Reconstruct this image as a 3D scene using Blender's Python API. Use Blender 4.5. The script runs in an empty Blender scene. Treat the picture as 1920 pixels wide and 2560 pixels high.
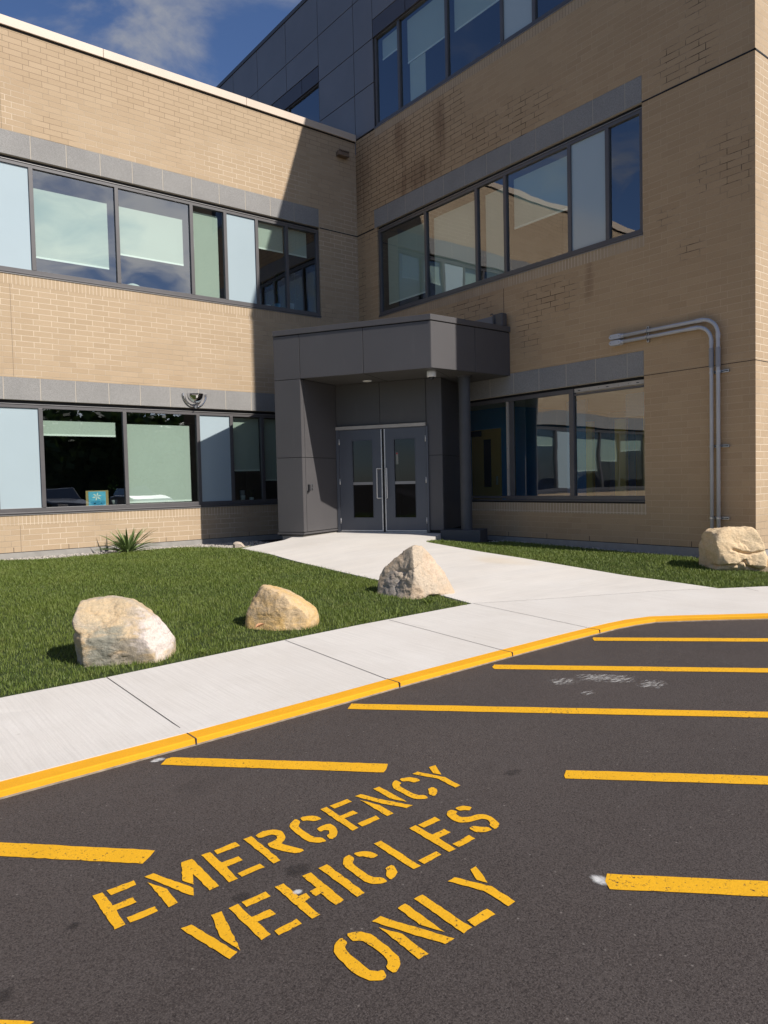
import bpy, bmesh, math, random
import numpy as np
from mathutils import Vector, Matrix, noise

# ------------------------------------------------------------------ camera, sky, sun, exposure
scene = bpy.context.scene
R = math.radians

def look_matrix(yaw, pitch, roll):
    cy, sy, cp, sp, cr, sr = math.cos(yaw), math.sin(yaw), math.cos(pitch), math.sin(pitch), math.cos(roll), math.sin(roll)
    f = Vector((sy*cp, cy*cp, sp)); right = Vector((cy, -sy, 0)); up = right.cross(f)
    r2 = cr*right + sr*up; u2 = -sr*right + cr*up
    m = Matrix((r2, u2, -f)).transposed()
    return m.to_4x4()

cam_d = bpy.data.cameras.new('camera')
cam = bpy.data.objects.new('camera', cam_d); scene.collection.objects.link(cam)
cam.matrix_world = Matrix.Translation((-11.063, -14.9, 1.430)) @ look_matrix(R(38.1658), R(-2.3821), R(-1.3067))
cam_d.sensor_fit = 'VERTICAL'; cam_d.sensor_height = 36.0
cam_d.lens = 1817.7/2560*36.0
cam_d.clip_end = 2000
scene.camera = cam

SUN = Vector((1.0, -3.215, 3.05)).normalized()
world = bpy.data.worlds.new('World'); scene.world = world; world.use_nodes = True
wn = world.node_tree; wn.nodes.clear()
def W(t, **k):
    n = wn.nodes.new(t)
    for a, b in k.items(): setattr(n, a, b)
    return n
CLOUDS = [((.30, -.90, .30), .90, .985, .115), ((.301, .817, .492), .992, .9995, .075), ((.42, .75, .50), .985, .999, .085)]
sky = W('ShaderNodeTexSky', sky_type='NISHITA', sun_disc=False)
sky.sun_elevation = math.asin(SUN.z); sky.sun_rotation = math.atan2(SUN.x, SUN.y)
sky.air_density = 1.0; sky.dust_density = 0.3; sky.ozone_density = 2.2
tc = W('ShaderNodeTexCoord')
sep = W('ShaderNodeSeparateXYZ'); wn.links.new(tc.outputs['Generated'], sep.inputs[0])
# flatten the direction onto a cloud layer: (x, y) / (z + .12)
zz = W('ShaderNodeMath', operation='ADD'); wn.links.new(sep.outputs[2], zz.inputs[0]); zz.inputs[1].default_value = 0.12
zm = W('ShaderNodeMath', operation='MAXIMUM'); wn.links.new(zz.outputs[0], zm.inputs[0]); zm.inputs[1].default_value = 0.03
dx = W('ShaderNodeMath', operation='DIVIDE'); wn.links.new(sep.outputs[0], dx.inputs[0]); wn.links.new(zm.outputs[0], dx.inputs[1])
dy = W('ShaderNodeMath', operation='DIVIDE'); wn.links.new(sep.outputs[1], dy.inputs[0]); wn.links.new(zm.outputs[0], dy.inputs[1])
cmb = W('ShaderNodeCombineXYZ'); wn.links.new(dx.outputs[0], cmb.inputs[0]); wn.links.new(dy.outputs[0], cmb.inputs[1])
n1 = W('ShaderNodeTexNoise'); n1.inputs['Scale'].default_value = 3.0; n1.inputs['Detail'].default_value = 9; n1.inputs['Roughness'].default_value = 0.58
n1.inputs['Distortion'].default_value = 0.5
wn.links.new(cmb.outputs[0], n1.inputs['Vector'])
# more cloud to the south (behind the camera), thin wisps to the north
south = W('ShaderNodeMapRange'); wn.links.new(sep.outputs[1], south.inputs['Value'])
south.inputs['From Min'].default_value = 0.2; south.inputs['From Max'].default_value = -0.5
south.inputs['To Min'].default_value = -0.02; south.inputs['To Max'].default_value = 0.07
# the cloud banks that stand over the car park, and the wisps over the roof
acc = south.outputs[0]
for d_, lo, hi, amt in CLOUDS:
    vm = W('ShaderNodeVectorMath', operation='DOT_PRODUCT'); wn.links.new(tc.outputs['Generated'], vm.inputs[0]); vm.inputs[1].default_value = Vector(d_).normalized()
    mr = W('ShaderNodeMapRange', interpolation_type='SMOOTHSTEP'); wn.links.new(vm.outputs['Value'], mr.inputs['Value'])
    mr.inputs['From Min'].default_value = lo; mr.inputs['From Max'].default_value = hi; mr.inputs['To Max'].default_value = amt
    a2 = W('ShaderNodeMath', operation='ADD'); wn.links.new(acc, a2.inputs[0]); wn.links.new(mr.outputs[0], a2.inputs[1]); acc = a2.outputs[0]
ad = W('ShaderNodeMath', operation='ADD'); wn.links.new(n1.outputs['Fac'], ad.inputs[0]); wn.links.new(acc, ad.inputs[1])
cr_ = W('ShaderNodeMapRange', interpolation_type='SMOOTHSTEP'); wn.links.new(ad.outputs[0], cr_.inputs['Value'])
cr_.inputs['From Min'].default_value = 0.49; cr_.inputs['From Max'].default_value = 0.80
cr_.inputs['To Min'].default_value = 0.0; cr_.inputs['To Max'].default_value = 0.95
hm = W('ShaderNodeMapRange'); wn.links.new(sep.outputs[2], hm.inputs['Value']); hm.inputs['From Min'].default_value = 0.0; hm.inputs['From Max'].default_value = 0.1
mu = W('ShaderNodeMath', operation='MULTIPLY'); wn.links.new(cr_.outputs[0], mu.inputs[0]); wn.links.new(hm.outputs[0], mu.inputs[1])
mix = W('ShaderNodeMix', data_type='RGBA'); wn.links.new(mu.outputs[0], mix.inputs['Factor'])
tint = W('ShaderNodeMix', data_type='RGBA', blend_type='MULTIPLY'); tint.inputs['Factor'].default_value = 1.0
wn.links.new(sky.outputs[0], tint.inputs['A']); tint.inputs['B'].default_value = (0.94, 1.07, 1.36, 1)
wn.links.new(tint.outputs['Result'], mix.inputs['A']); bank = W('ShaderNodeVectorMath', operation='DOT_PRODUCT'); wn.links.new(tc.outputs['Generated'], bank.inputs[0]); bank.inputs[1].default_value = Vector(CLOUDS[0][0]).normalized()
bm = W('ShaderNodeMapRange', interpolation_type='SMOOTHSTEP'); wn.links.new(bank.outputs['Value'], bm.inputs['Value']); bm.inputs['From Min'].default_value = .90; bm.inputs['From Max'].default_value = .985
cc = W('ShaderNodeMix', data_type='RGBA'); wn.links.new(bm.outputs[0], cc.inputs['Factor']); cc.inputs['A'].default_value = (5.0, 5.1, 5.4, 1); cc.inputs['B'].default_value = (19.0, 19.0, 19.2, 1)
wn.links.new(cc.outputs['Result'], mix.inputs['B'])
bg = W('ShaderNodeBackground'); bg.inputs['Strength'].default_value = 0.066
wo = W('ShaderNodeOutputWorld')
wn.links.new(mix.outputs['Result'], bg.inputs[0]); wn.links.new(bg.outputs[0], wo.inputs[0])

sun_d = bpy.data.lights.new('sun', 'SUN'); sun_d.energy = 5.0; sun_d.angle = R(0.53); sun_d.color = (1.0, 0.95, 0.885)
sun = bpy.data.objects.new('sun', sun_d); scene.collection.objects.link(sun)
sun.rotation_euler = (-SUN).to_track_quat('-Z', 'Y').to_euler(); sun.location = (0, -20, 30)

vs = scene.view_settings
vs.view_transform = 'Standard'; vs.look = 'None'; vs.gamma = 1.0; vs.use_curve_mapping = False; vs.exposure = 0.17

# ------------------------------------------------------------------ node helpers and materials
class NT:
    def __init__(s, name):
        s.m = bpy.data.materials.new(name); s.m.use_nodes = True
        s.t = s.m.node_tree; s.t.nodes.clear()
        s.out = s.t.nodes.new('ShaderNodeOutputMaterial')
        s.b = s.t.nodes.new('ShaderNodeBsdfPrincipled'); s.t.links.new(s.b.outputs[0], s.out.inputs[0])
    def n(s, t, **k):
        x = s.t.nodes.new(t)
        for a, b in k.items():
            if a in x.bl_rna.properties: setattr(x, a, b)
        return x
    def put(s, node, sock, v):
        i = node.inputs[sock]
        if isinstance(v, bpy.types.NodeSocket): s.t.links.new(v, i)
        else: i.default_value = v
    def math(s, op, a, b=0.0, c=None):
        x = s.n('ShaderNodeMath', operation=op); s.put(x, 0, a); s.put(x, 1, b)
        if c is not None: s.put(x, 2, c)
        return x.outputs[0]
    def mix(s, f, a, b, mode='MIX'):
        x = s.n('ShaderNodeMix', data_type='RGBA', blend_type=mode)
        s.put(x, 'Factor', f); s.put(x, 'A', a); s.put(x, 'B', b); return x.outputs['Result']
    def rng(s, v, a, b, c=0.0, d=1.0, smooth=False):
        x = s.n('ShaderNodeMapRange'); x.clamp = True
        if smooth: x.interpolation_type = 'SMOOTHSTEP'
        s.put(x, 'Value', v); s.put(x, 'From Min', a); s.put(x, 'From Max', b); s.put(x, 'To Min', c); s.put(x, 'To Max', d)
        return x.outputs[0]
    def pos(s):
        g = s.n('ShaderNodeNewGeometry'); return g.outputs['Position']
    def xyz(s, v):
        x = s.n('ShaderNodeSeparateXYZ'); s.put(x, 0, v); return x.outputs
    def comb(s, a, b, c=0.0):
        x = s.n('ShaderNodeCombineXYZ'); s.put(x, 0, a); s.put(x, 1, b); s.put(x, 2, c); return x.outputs[0]
    def noise(s, vec, scale, detail=4, rough=0.55, dist=0.0):
        x = s.n('ShaderNodeTexNoise'); s.put(x, 'Vector', vec); s.put(x, 'Scale', scale); s.put(x, 'Detail', detail)
        s.put(x, 'Roughness', rough); s.put(x, 'Distortion', dist); return x.outputs['Fac']
    def scaled(s, vec, sc):
        x = s.n('ShaderNodeMapping'); s.put(x, 'Vector', vec); s.put(x, 'Scale', sc); return x.outputs[0]
    def bump(s, h, strength=0.5, dist=0.01):
        x = s.n('ShaderNodeBump'); s.put(x, 'Height', h); s.put(x, 'Strength', strength); s.put(x, 'Distance', dist)
        s.t.links.new(x.outputs[0], s.b.inputs['Normal'])

def rgb(r, g, b): return (r, g, b, 1.0)

def plain(name, col, rough=0.6, metal=0.0, var=0.0, vscale=8.0, spec=0.5, bumps=0.0, bscale=60.0):
    k = NT(name)
    k.b.inputs['Roughness'].default_value = rough; k.b.inputs['Metallic'].default_value = metal
    k.b.inputs['Specular IOR Level'].default_value = spec
    c = rgb(*col)
    if var > 0:
        f = k.noise(k.pos(), vscale, 5)
        lo = rgb(*[x*(1-var) for x in col]); hi = rgb(*[min(1, x*(1+var)) for x in col])
        k.put(k.b, 'Base Color', k.mix(k.rng(f, 0.3, 0.7), lo, hi))
    else: k.b.inputs['Base Color'].default_value = c
    if bumps > 0: k.bump(k.noise(k.pos(), bscale, 3), bumps, 0.003)
    return k.m

BR1 = (0.525, 0.393, 0.260); BR2 = (0.462, 0.340, 0.220)
def brick(name, axis, stained_shade_warmed=False, soldier=False):
    k = NT(name); x, y, z = k.xyz(k.pos())
    u = x if axis == 'x' else y
    bt = k.n('ShaderNodeTexBrick')
    if soldier:
        bt.offset = 0.0; w, h = 0.0693, 0.40; k.put(bt, 'Vector', k.comb(k.math('ADD', u, 0.01), z))
    else:
        bt.offset = 0.333; bt.offset_frequency = 2; w, h = 0.325, 0.1065
        k.put(bt, 'Vector', k.comb(k.math('ADD', u, 40*0.325+(0.06 if axis == 'x' else 0.18)), k.math('SUBTRACT', z, 0.267-0.1065*4)))
    k.put(bt, 'Scale', 1.0); k.put(bt, 'Brick Width', w); k.put(bt, 'Row Height', h)
    k.put(bt, 'Mortar Size', 0.0055); k.put(bt, 'Mortar Smooth', 0.25); k.put(bt, 'Bias', 0.0)
    k.put(bt, 'Color1', rgb(*BR1)); k.put(bt, 'Color2', rgb(*BR2)); k.put(bt, 'Mortar', rgb(*BR1))
    fac = bt.outputs['Fac']
    big = k.noise(k.pos(), 0.45, 3); grain = k.noise(k.pos(), 55, 6, 0.7)
    col = k.mix(k.rng(big, 0.3, 0.7, 0, .45), bt.outputs['Color'], rgb(0.51, 0.395, 0.265))
    col = k.mix(k.rng(grain, 0.3, 0.75, 0.0, 0.38), col, rgb(0.30, 0.20, 0.115))
    col = k.mix(k.rng(k.noise(k.pos(), 160, 2), 0.62, 0.75, 0, 0.4), col, rgb(0.72, 0.6, 0.44))
    mort = rgb(0.66, 0.53, 0.38)
    if stained_shade_warmed:
        mort = k.mix(k.rng(k.noise(k.pos(), 0.8, 3), 0.35, 0.65), rgb(0.50, 0.38, 0.26), rgb(0.56, 0.44, 0.32))
        blobs = None
        for cy, cz, ry, rz, a in ((0.3, 8.9, 4.4, 1.9, 2.6), (-3.1, 8.9, 1.1, 1.6, 1.8), (-1.3, 9.2, .8, 1.4, 1.5), (-4.3, 8.4, 2.6, .6, 1.5), (-8.75, 8.0, .75, .55, 1.15), (-8.9, 8.9, .3, .8, 1.2),
                              (-9.4, 6.15, .75, .75, .95), (-8.8, 5.0, .3, .25, 1.2), (-3.9, 5.05, 1.0, .38, 1.3), (-6.0, 4.85, .9, .5, 1.2), (-5.5, 4.35, .5, .6, 1.0), (0.0, 6.2, .55, 1.8, 1.1), (-8.4, 5.6, .25, .25, 1.0)):
            p = k.math('MULTIPLY', k.math('SUBTRACT', y, cy), 1/ry); q = k.math('MULTIPLY', k.math('SUBTRACT', z, cz), 1/rz)
            v = k.math('MULTIPLY', k.math('SUBTRACT', 1.0, k.math('ADD', k.math('MULTIPLY', p, p), k.math('MULTIPLY', q, q))), a)
            blobs = v if blobs is None else k.math('MAXIMUM', blobs, v)
        nz = k.noise(k.scaled(k.pos(), (1, 2.6, 0.7)), 1.4, 5, 0.6)
        st = k.rng(k.math('ADD', blobs, k.math('MULTIPLY', k.math('SUBTRACT', nz, 0.5), 2.4)), 0.1, 1.3, 0, 1, True)
        brk = k.rng(k.noise(k.scaled(k.pos(), (1, 3, 9)), 1.2, 3), .36, .54)
        brk = k.math('MAXIMUM', brk, k.math('MULTIPLY', k.rng(y, -5.0, -2.6, 0, 1), k.rng(z, 7.7, 8.1)))
        mort = k.mix(k.math('MULTIPLY', k.math('MULTIPLY', st, .97), brk), mort, rgb(0.018, 0.012, 0.009))
        soot = None
        for cy, cz, ry, rz in ((-3.05, 8.9, .35, 1.25), (-1.75, 9.3, .3, .8), (-0.15, 8.9, .7, 1.3), (-2.2, 8.3, 1.2, .5), (-6.9, 4.9, .2, .5)):
            p = k.math('MULTIPLY', k.math('SUBTRACT', y, cy), 1/ry); q = k.math('MULTIPLY', k.math('SUBTRACT', z, cz), 1/rz)
            v = k.math('SUBTRACT', 1.0, k.math('ADD', k.math('MULTIPLY', p, p), k.math('MULTIPLY', q, q)))
            soot = v if soot is None else k.math('MAXIMUM', soot, v)
        sf = k.rng(k.math('ADD', soot, k.math('MULTIPLY', k.math('SUBTRACT', nz, 0.5), 2.0)), 0.2, 1.3, 0, 0.6, True)
        col = k.mix(sf, col, rgb(0.17, 0.10, 0.065))
    else:
        # pointing weathered in patches; joint shade painted in as darker mortar high up
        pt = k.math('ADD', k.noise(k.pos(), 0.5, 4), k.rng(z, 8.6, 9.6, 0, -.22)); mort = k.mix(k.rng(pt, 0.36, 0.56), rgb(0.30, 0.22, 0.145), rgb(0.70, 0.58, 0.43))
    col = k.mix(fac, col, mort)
    if stained_shade_warmed: col = k.mix(1.0, col, rgb(1.02, .95, .85), 'MULTIPLY')  # warm tone of the shaded wing is put into the brick colour
    k.put(k.b, 'Base Color', col); k.b.inputs['Roughness'].default_value = 0.9; k.b.inputs['Specular IOR Level'].default_value = 0.25
    hgt = k.math('ADD', k.math('MULTIPLY', fac, -1.0), k.math('MULTIPLY', grain, 0.55))
    k.bump(hgt, 0.55, 0.006)
    return k.m

def glass(name, tint, ior=0.21, wav=0.02):
    m = bpy.data.materials.new(name); m.use_nodes = True; t = m.node_tree; t.nodes.clear()
    o = t.nodes.new('ShaderNodeOutputMaterial'); mx = t.nodes.new('ShaderNodeMixShader')
    tr = t.nodes.new('ShaderNodeBsdfTransparent'); tr.inputs[0].default_value = rgb(*tint)
    gl = t.nodes.new('ShaderNodeBsdfGlossy'); gl.inputs['Roughness'].default_value = 0.0; gl.inputs[0].default_value = rgb(.95, .97, 1)
    # thin pane: same reflectance from either side (Schlick)
    def mt(op, a, b=None):
        x = t.nodes.new('ShaderNodeMath'); x.operation = op
        for i, v in ((0, a), (1, b)):
            if v is None: continue
            if isinstance(v, bpy.types.NodeSocket): t.links.new(v, x.inputs[i])
            else: x.inputs[i].default_value = v
        return x.outputs[0]
    ge = t.nodes.new('ShaderNodeNewGeometry'); dt = t.nodes.new('ShaderNodeVectorMath'); dt.operation = 'DOT_PRODUCT'
    t.links.new(ge.outputs['Incoming'], dt.inputs[0]); t.links.new(ge.outputs['Normal'], dt.inputs[1])
    frs = mt('ADD', mt('MULTIPLY', mt('POWER', mt('SUBTRACT', 1.0, mt('ABSOLUTE', dt.outputs['Value'])), 4.0), 1.0-ior), ior)
    nz = t.nodes.new('ShaderNodeTexNoise'); nz.inputs['Scale'].default_value = 0.9; nz.inputs['Detail'].default_value = 1
    g = t.nodes.new('ShaderNodeNewGeometry'); t.links.new(g.outputs['Position'], nz.inputs['Vector'])
    bp = t.nodes.new('ShaderNodeBump'); bp.inputs['Strength'].default_value = wav; bp.inputs['Distance'].default_value = 0.3
    t.links.new(nz.outputs['Fac'], bp.inputs['Height']); t.links.new(bp.outputs[0], gl.inputs['Normal'])
    t.links.new(frs, mx.inputs[0]); t.links.new(tr.outputs[0], mx.inputs[1]); t.links.new(gl.outputs[0], mx.inputs[2])
    t.links.new(mx.outputs[0], o.inputs[0]); return m

def concrete(name, axis):
    k = NT(name); p = k.pos(); x, y, z = k.xyz(p)
    big = k.noise(p, 0.9, 5, 0.6); f = k.noise(p, 90, 4, 0.7)
    c = k.mix(k.rng(big, 0.3, 0.7), rgb(0.585, 0.545, 0.495), rgb(0.655, 0.62, 0.575))
    c = k.mix(k.rng(f, 0.35, 0.8, 0, 0.3), c, rgb(0.42, 0.38, 0.33))
    u, v = (x, y) if axis == 'x' else (y, x)
    wob = k.math('ADD', u, k.math('MULTIPLY', k.noise(k.scaled(p, (1.2, 1.2, 1)), 1.0, 2), 0.05))
    st = k.noise(k.comb(k.math('MULTIPLY', wob, 75.0), k.math('MULTIPLY', v, 1.4)), 1.0, 3, 0.6)
    if axis == 'y':
        st2 = k.noise(k.comb(k.math('MULTIPLY', wob, 3.5), k.math('MULTIPLY', v, 0.35)), 1.0, 4, 0.6)
        c = k.mix(k.rng(st2, 0.35, 0.7, 0, 0.5), c, rgb(0.70, 0.645, 0.575))
        q = k.math('ADD', k.math('POWER', k.math('MULTIPLY', k.math('ADD', x, 2.75), 2.2), 2), k.math('POWER', k.math('MULTIPLY', k.math('ADD', y, 7.3), 1.4), 2))
        c = k.mix(k.rng(k.math('ADD', q, k.math('MULTIPLY', k.math('SUBTRACT', big, .5), 2)), 1.0, 0.0, 0, 0.35), c, rgb(0.60, 0.46, 0.27))
    c = k.mix(k.rng(st, 0.4, 0.72, 0, 0.34), c, rgb(0.42, 0.39, 0.35))
    c = k.mix(k.rng(k.noise(p, 2.3, 5, .65), .5, .8, 0, .22), c, rgb(.44, .40, .35))
    sp = k.noise(p, 14, 3, 0.6); c = k.mix(k.rng(sp, 0.72, 0.8, 0, 0.5), c, rgb(0.30, 0.27, 0.23))
    k.put(k.b, 'Base Color', c); k.b.inputs['Roughness'].default_value = 0.88; k.b.inputs['Specular IOR Level'].default_value = 0.3
    k.bump(k.math('ADD', k.math('MULTIPLY', st, -1.0), k.math('MULTIPLY', f, 0.5)), 0.5, 0.003)
    return k.m

def asphalt_cols(k, p):
    v2 = k.n('ShaderNodeTexVoronoi'); k.put(v2, 'Vector', p); k.put(v2, 'Scale', 38.0)
    big = k.noise(p, 0.55, 4, 0.6); mid = k.noise(p, 4.0, 5, 0.65); fine = k.noise(p, 120, 3, 0.8); grit = k.noise(p, 230, 2, 0.6); pit = k.noise(p, 62, 5, 0.8)
    c = k.mix(k.rng(big, 0.3, 0.7), rgb(0.046, 0.036, 0.032), rgb(0.070, 0.056, 0.050))
    c = k.mix(k.rng(mid, 0.3, 0.75, 0, 0.45), c, rgb(0.078, 0.066, 0.061))
    c = k.mix(k.rng(grit, 0.5, 0.72, 0, 0.7), c, rgb(0.145, 0.125, 0.116))
    c = k.mix(k.rng(fine, 0.50, 0.68, 0, 0.8), c, rgb(0.012, 0.009, 0.009))
    c = k.mix(k.rng(pit, 0.56, 0.66, 0, 0.85), c, rgb(0.012, 0.009, 0.009))
    hs = k.n('ShaderNodeSeparateColor'); k.put(hs, 0, v2.outputs['Color'])
    v3 = k.n('ShaderNodeTexVoronoi'); k.put(v3, 'Vector', p); k.put(v3, 'Scale', 190.0); h3 = k.n('ShaderNodeSeparateColor'); k.put(h3, 0, v3.outputs['Color'])
    c = k.mix(k.rng(h3.outputs[1], .55, .95, 0, .38), c, rgb(0.118, 0.099, 0.090)); c = k.mix(k.rng(h3.outputs[2], .76, .92, 0, .5), c, rgb(0.018, 0.013, 0.012))
    speck = k.math('MULTIPLY', k.rng(hs.outputs[0], 0.93, 0.96), k.rng(v2.outputs['Distance'], 0.1, 0.2, 1, 0))
    c = k.mix(k.math('MULTIPLY', speck, 0.28), c, rgb(0.40, 0.36, 0.32))
    st = k.noise(p, 1.1, 3, 0.5)
    c = k.mix(k.rng(st, 0.66, 0.76, 0, 0.35, True), c, rgb(0.024, 0.019, 0.018))
    h = k.math('ADD', k.math('MULTIPLY', fine, -0.6), k.math('ADD', k.math('MULTIPLY', grit, .4), k.math('MULTIPLY', pit, -1.0)))
    return c, h, pit, mid

def asphalt(name):
    k = NT(name); p = k.pos(); c, h, f, m = asphalt_cols(k, p)
    k.put(k.b, 'Base Color', c); k.b.inputs['Roughness'].default_value = 0.85; k.b.inputs['Specular IOR Level'].default_value = 0.25
    k.bump(h, 0.8, 0.005); return k.m

def road_paint(name, col=(0.74, 0.385, 0.014), thin=0.59):
    k = NT(name); p = k.pos(); c, h, f, m = asphalt_cols(k, p)
    pits = k.rng(k.math('ADD', f, k.math('MULTIPLY', k.math('SUBTRACT', k.noise(p, 2.2, 3), 0.5), 0.16)), thin, thin+0.045)
    tone = k.mix(k.rng(m, 0.3, 0.7), rgb(*[v*0.93 for v in col]), rgb(*[min(1, v*1.05) for v in col]))
    tone = k.mix(k.rng(k.noise(p, 140, 2), 0.35, 0.7, 0, 0.35), tone, rgb(col[0]*.72, col[1]*.72, col[2]))
    k.put(k.b, 'Base Color', k.mix(pits, tone, c)); k.b.inputs['Roughness'].default_value = 0.75; k.b.inputs['Specular IOR Level'].default_value = 0.2
    k.bump(h, 0.6, 0.004); return k.m

def chalk(name, dens, col, soft, lo, hi, ax=(1, 1)):
    k = NT(name); tc_ = k.n('ShaderNodeTexCoord'); g = tc_.outputs['Generated']
    x, y, z = k.xyz(g)
    r2 = k.math('ADD', k.math('POWER', k.math('MULTIPLY', k.math('SUBTRACT', x, .5), 2), 2), k.math('POWER', k.math('MULTIPLY', k.math('SUBTRACT', y, .5), 2), 2))
    edge = k.rng(r2, 0.1, 1.0, 1, 0)
    rt = k.n('ShaderNodeMapping'); k.put(rt, 'Vector', k.pos()); k.put(rt, 'Rotation', (0, 0, .8)); k.put(rt, 'Scale', (ax[0], ax[1], 1))
    n = k.noise(rt.outputs[0], 22, 5, 0.7, .6)
    a = k.rng(k.math('ADD', k.math('MULTIPLY', edge, soft), k.math('MULTIPLY', n, 1.0)), lo, hi, 0, dens, True)
    tr = k.n('ShaderNodeBsdfTransparent'); mx = k.n('ShaderNodeMixShader')
    k.put(k.b, 'Base Color', rgb(*col)); k.b.inputs['Roughness'].default_value = 0.9
    k.put(mx, 0, a); k.t.links.new(tr.outputs[0], mx.inputs[1]); k.t.links.new(k.b.outputs[0], mx.inputs[2]); k.t.links.new(mx.outputs[0], k.out.inputs[0])
    return k.m

def stone_band(name):
    k = NT(name); p = k.pos(); g = k.noise(p, 75, 5, 0.75); b = k.noise(p, 1.3, 4)
    c = k.mix(k.rng(b, 0.3, 0.7), rgb(0.295, 0.285, 0.272), rgb(0.36, 0.347, 0.33))
    c = k.mix(k.rng(g, 0.38, 0.62, 0, 0.7), c, rgb(0.17, 0.16, 0.15)); c = k.mix(k.rng(k.noise(p, 170, 2), .6, .72, 0, .5), c, rgb(.5, .48, .45))
    k.put(k.b, 'Base Color', c); k.b.inputs['Roughness'].default_value = 0.9; k.bump(g, 0.4, 0.003); return k.m

def metal_panel(name, col, rough=0.42, spec=0.5):
    k = NT(name); p = k.pos(); b = k.noise(p, 0.8, 3)
    c = k.mix(k.rng(b, 0.3, 0.7), rgb(*[v*0.93 for v in col]), rgb(*[v*1.07 for v in col]))
    c = k.mix(k.rng(k.noise(k.scaled(p, (1, 1, .25)), 5, 4), .6, .8, 0, .12), c, rgb(.2, .19, .18))
    k.put(k.b, 'Base Color', c); k.b.inputs['Roughness'].default_value = rough; k.b.inputs['Specular IOR Level'].default_value = spec
    k.bump(k.noise(p, 1.2, 2), 0.08, 0.02); return k.m

def rock(name, base, alt, dark, vein, zones=()):
    k = NT(name); tc_ = k.n('ShaderNodeTexCoord'); p = tc_.outputs['Object']
    w = k.noise(p, 2.2, 5, 0.6, 1.2); n2 = k.noise(k.scaled(p, (1, 1, 2.6)), 5, 7, 0.65, 0.8); f = k.noise(p, 45, 6, 0.75)
    cr = k.n('ShaderNodeTexVoronoi'); cr.feature = 'DISTANCE_TO_EDGE'; k.put(cr, 'Scale', 3.2)
    wv = k.n('ShaderNodeVectorMath'); wv.operation = 'ADD'; nz = k.n('ShaderNodeTexNoise'); k.put(nz, 'Vector', p); k.put(nz, 'Scale', 2.5); k.put(nz, 'Detail', 5.0)
    k.put(wv, 0, p); k.put(wv, 1, nz.outputs['Color']); k.put(cr, 'Vector', wv.outputs[0])
    c = k.mix(k.rng(w, 0.42, 0.56), rgb(*base), rgb(*alt))
    c = k.mix(k.rng(n2, 0.5, 0.72, 0, 0.8), c, rgb(*vein))
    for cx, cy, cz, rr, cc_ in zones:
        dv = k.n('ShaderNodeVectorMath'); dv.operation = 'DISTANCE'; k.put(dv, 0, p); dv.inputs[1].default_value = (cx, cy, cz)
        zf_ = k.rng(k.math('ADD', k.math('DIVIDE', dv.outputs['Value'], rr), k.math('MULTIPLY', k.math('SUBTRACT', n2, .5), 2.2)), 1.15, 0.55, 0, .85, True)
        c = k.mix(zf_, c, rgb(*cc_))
    c = k.mix(k.rng(f, 0.45, 0.75, 0, 0.55), c, rgb(*dark))
    c = k.mix(k.rng(k.noise(p, 110, 3), .6, .75, 0, .5), c, rgb(.75, .68, .58))
    crack = k.math('MULTIPLY', k.rng(cr.outputs['Distance'], 0.0, 0.012, .6, 0), k.rng(w, .5, .6))
    c = k.mix(k.math('MULTIPLY', crack, 0.6), c, rgb(*[v*.5 for v in dark]))
    k.put(k.b, 'Base Color', c); k.b.inputs['Roughness'].default_value = 0.85; k.b.inputs['Specular IOR Level'].default_value = 0.3
    k.bump(k.math('ADD', k.math('ADD', k.math('MULTIPLY', n2, 1.2), f), k.math('MULTIPLY', crack, -0.9)), 0.9, 0.012); return k.m

def leafy(name, cols, attr=True, trans=0.25):
    k = NT(name); p = k.pos(); n = k.noise(p, 0.9, 4, .6); n2 = k.noise(p, 7, 3)
    if attr:
        a = k.n('ShaderNodeAttribute'); a.attribute_name = 'tone'; f = a.outputs['Fac']
    else: f = k.noise(p, 25, 2)
    c = k.mix(k.rng(n, 0.35, 0.65), rgb(*cols[0]), rgb(*cols[1]))
    c = k.mix(k.math('MULTIPLY', f, 0.75), c, rgb(*cols[2]))
    c = k.mix(k.rng(n2, .55, .75, 0, .35), c, rgb(*cols[3]))
    k.put(k.b, 'Base Color', c); k.b.inputs['Roughness'].default_value = 0.55; k.b.inputs['Specular IOR Level'].default_value = 0.35
    tl = k.n('ShaderNodeBsdfTranslucent'); k.put(tl, 0, c); mx = k.n('ShaderNodeMixShader'); k.put(mx, 0, trans)
    k.t.links.new(k.b.outputs[0], mx.inputs[1]); k.t.links.new(tl.outputs[0], mx.inputs[2]); k.t.links.new(mx.outputs[0], k.out.inputs[0])
    return k.m

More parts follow.
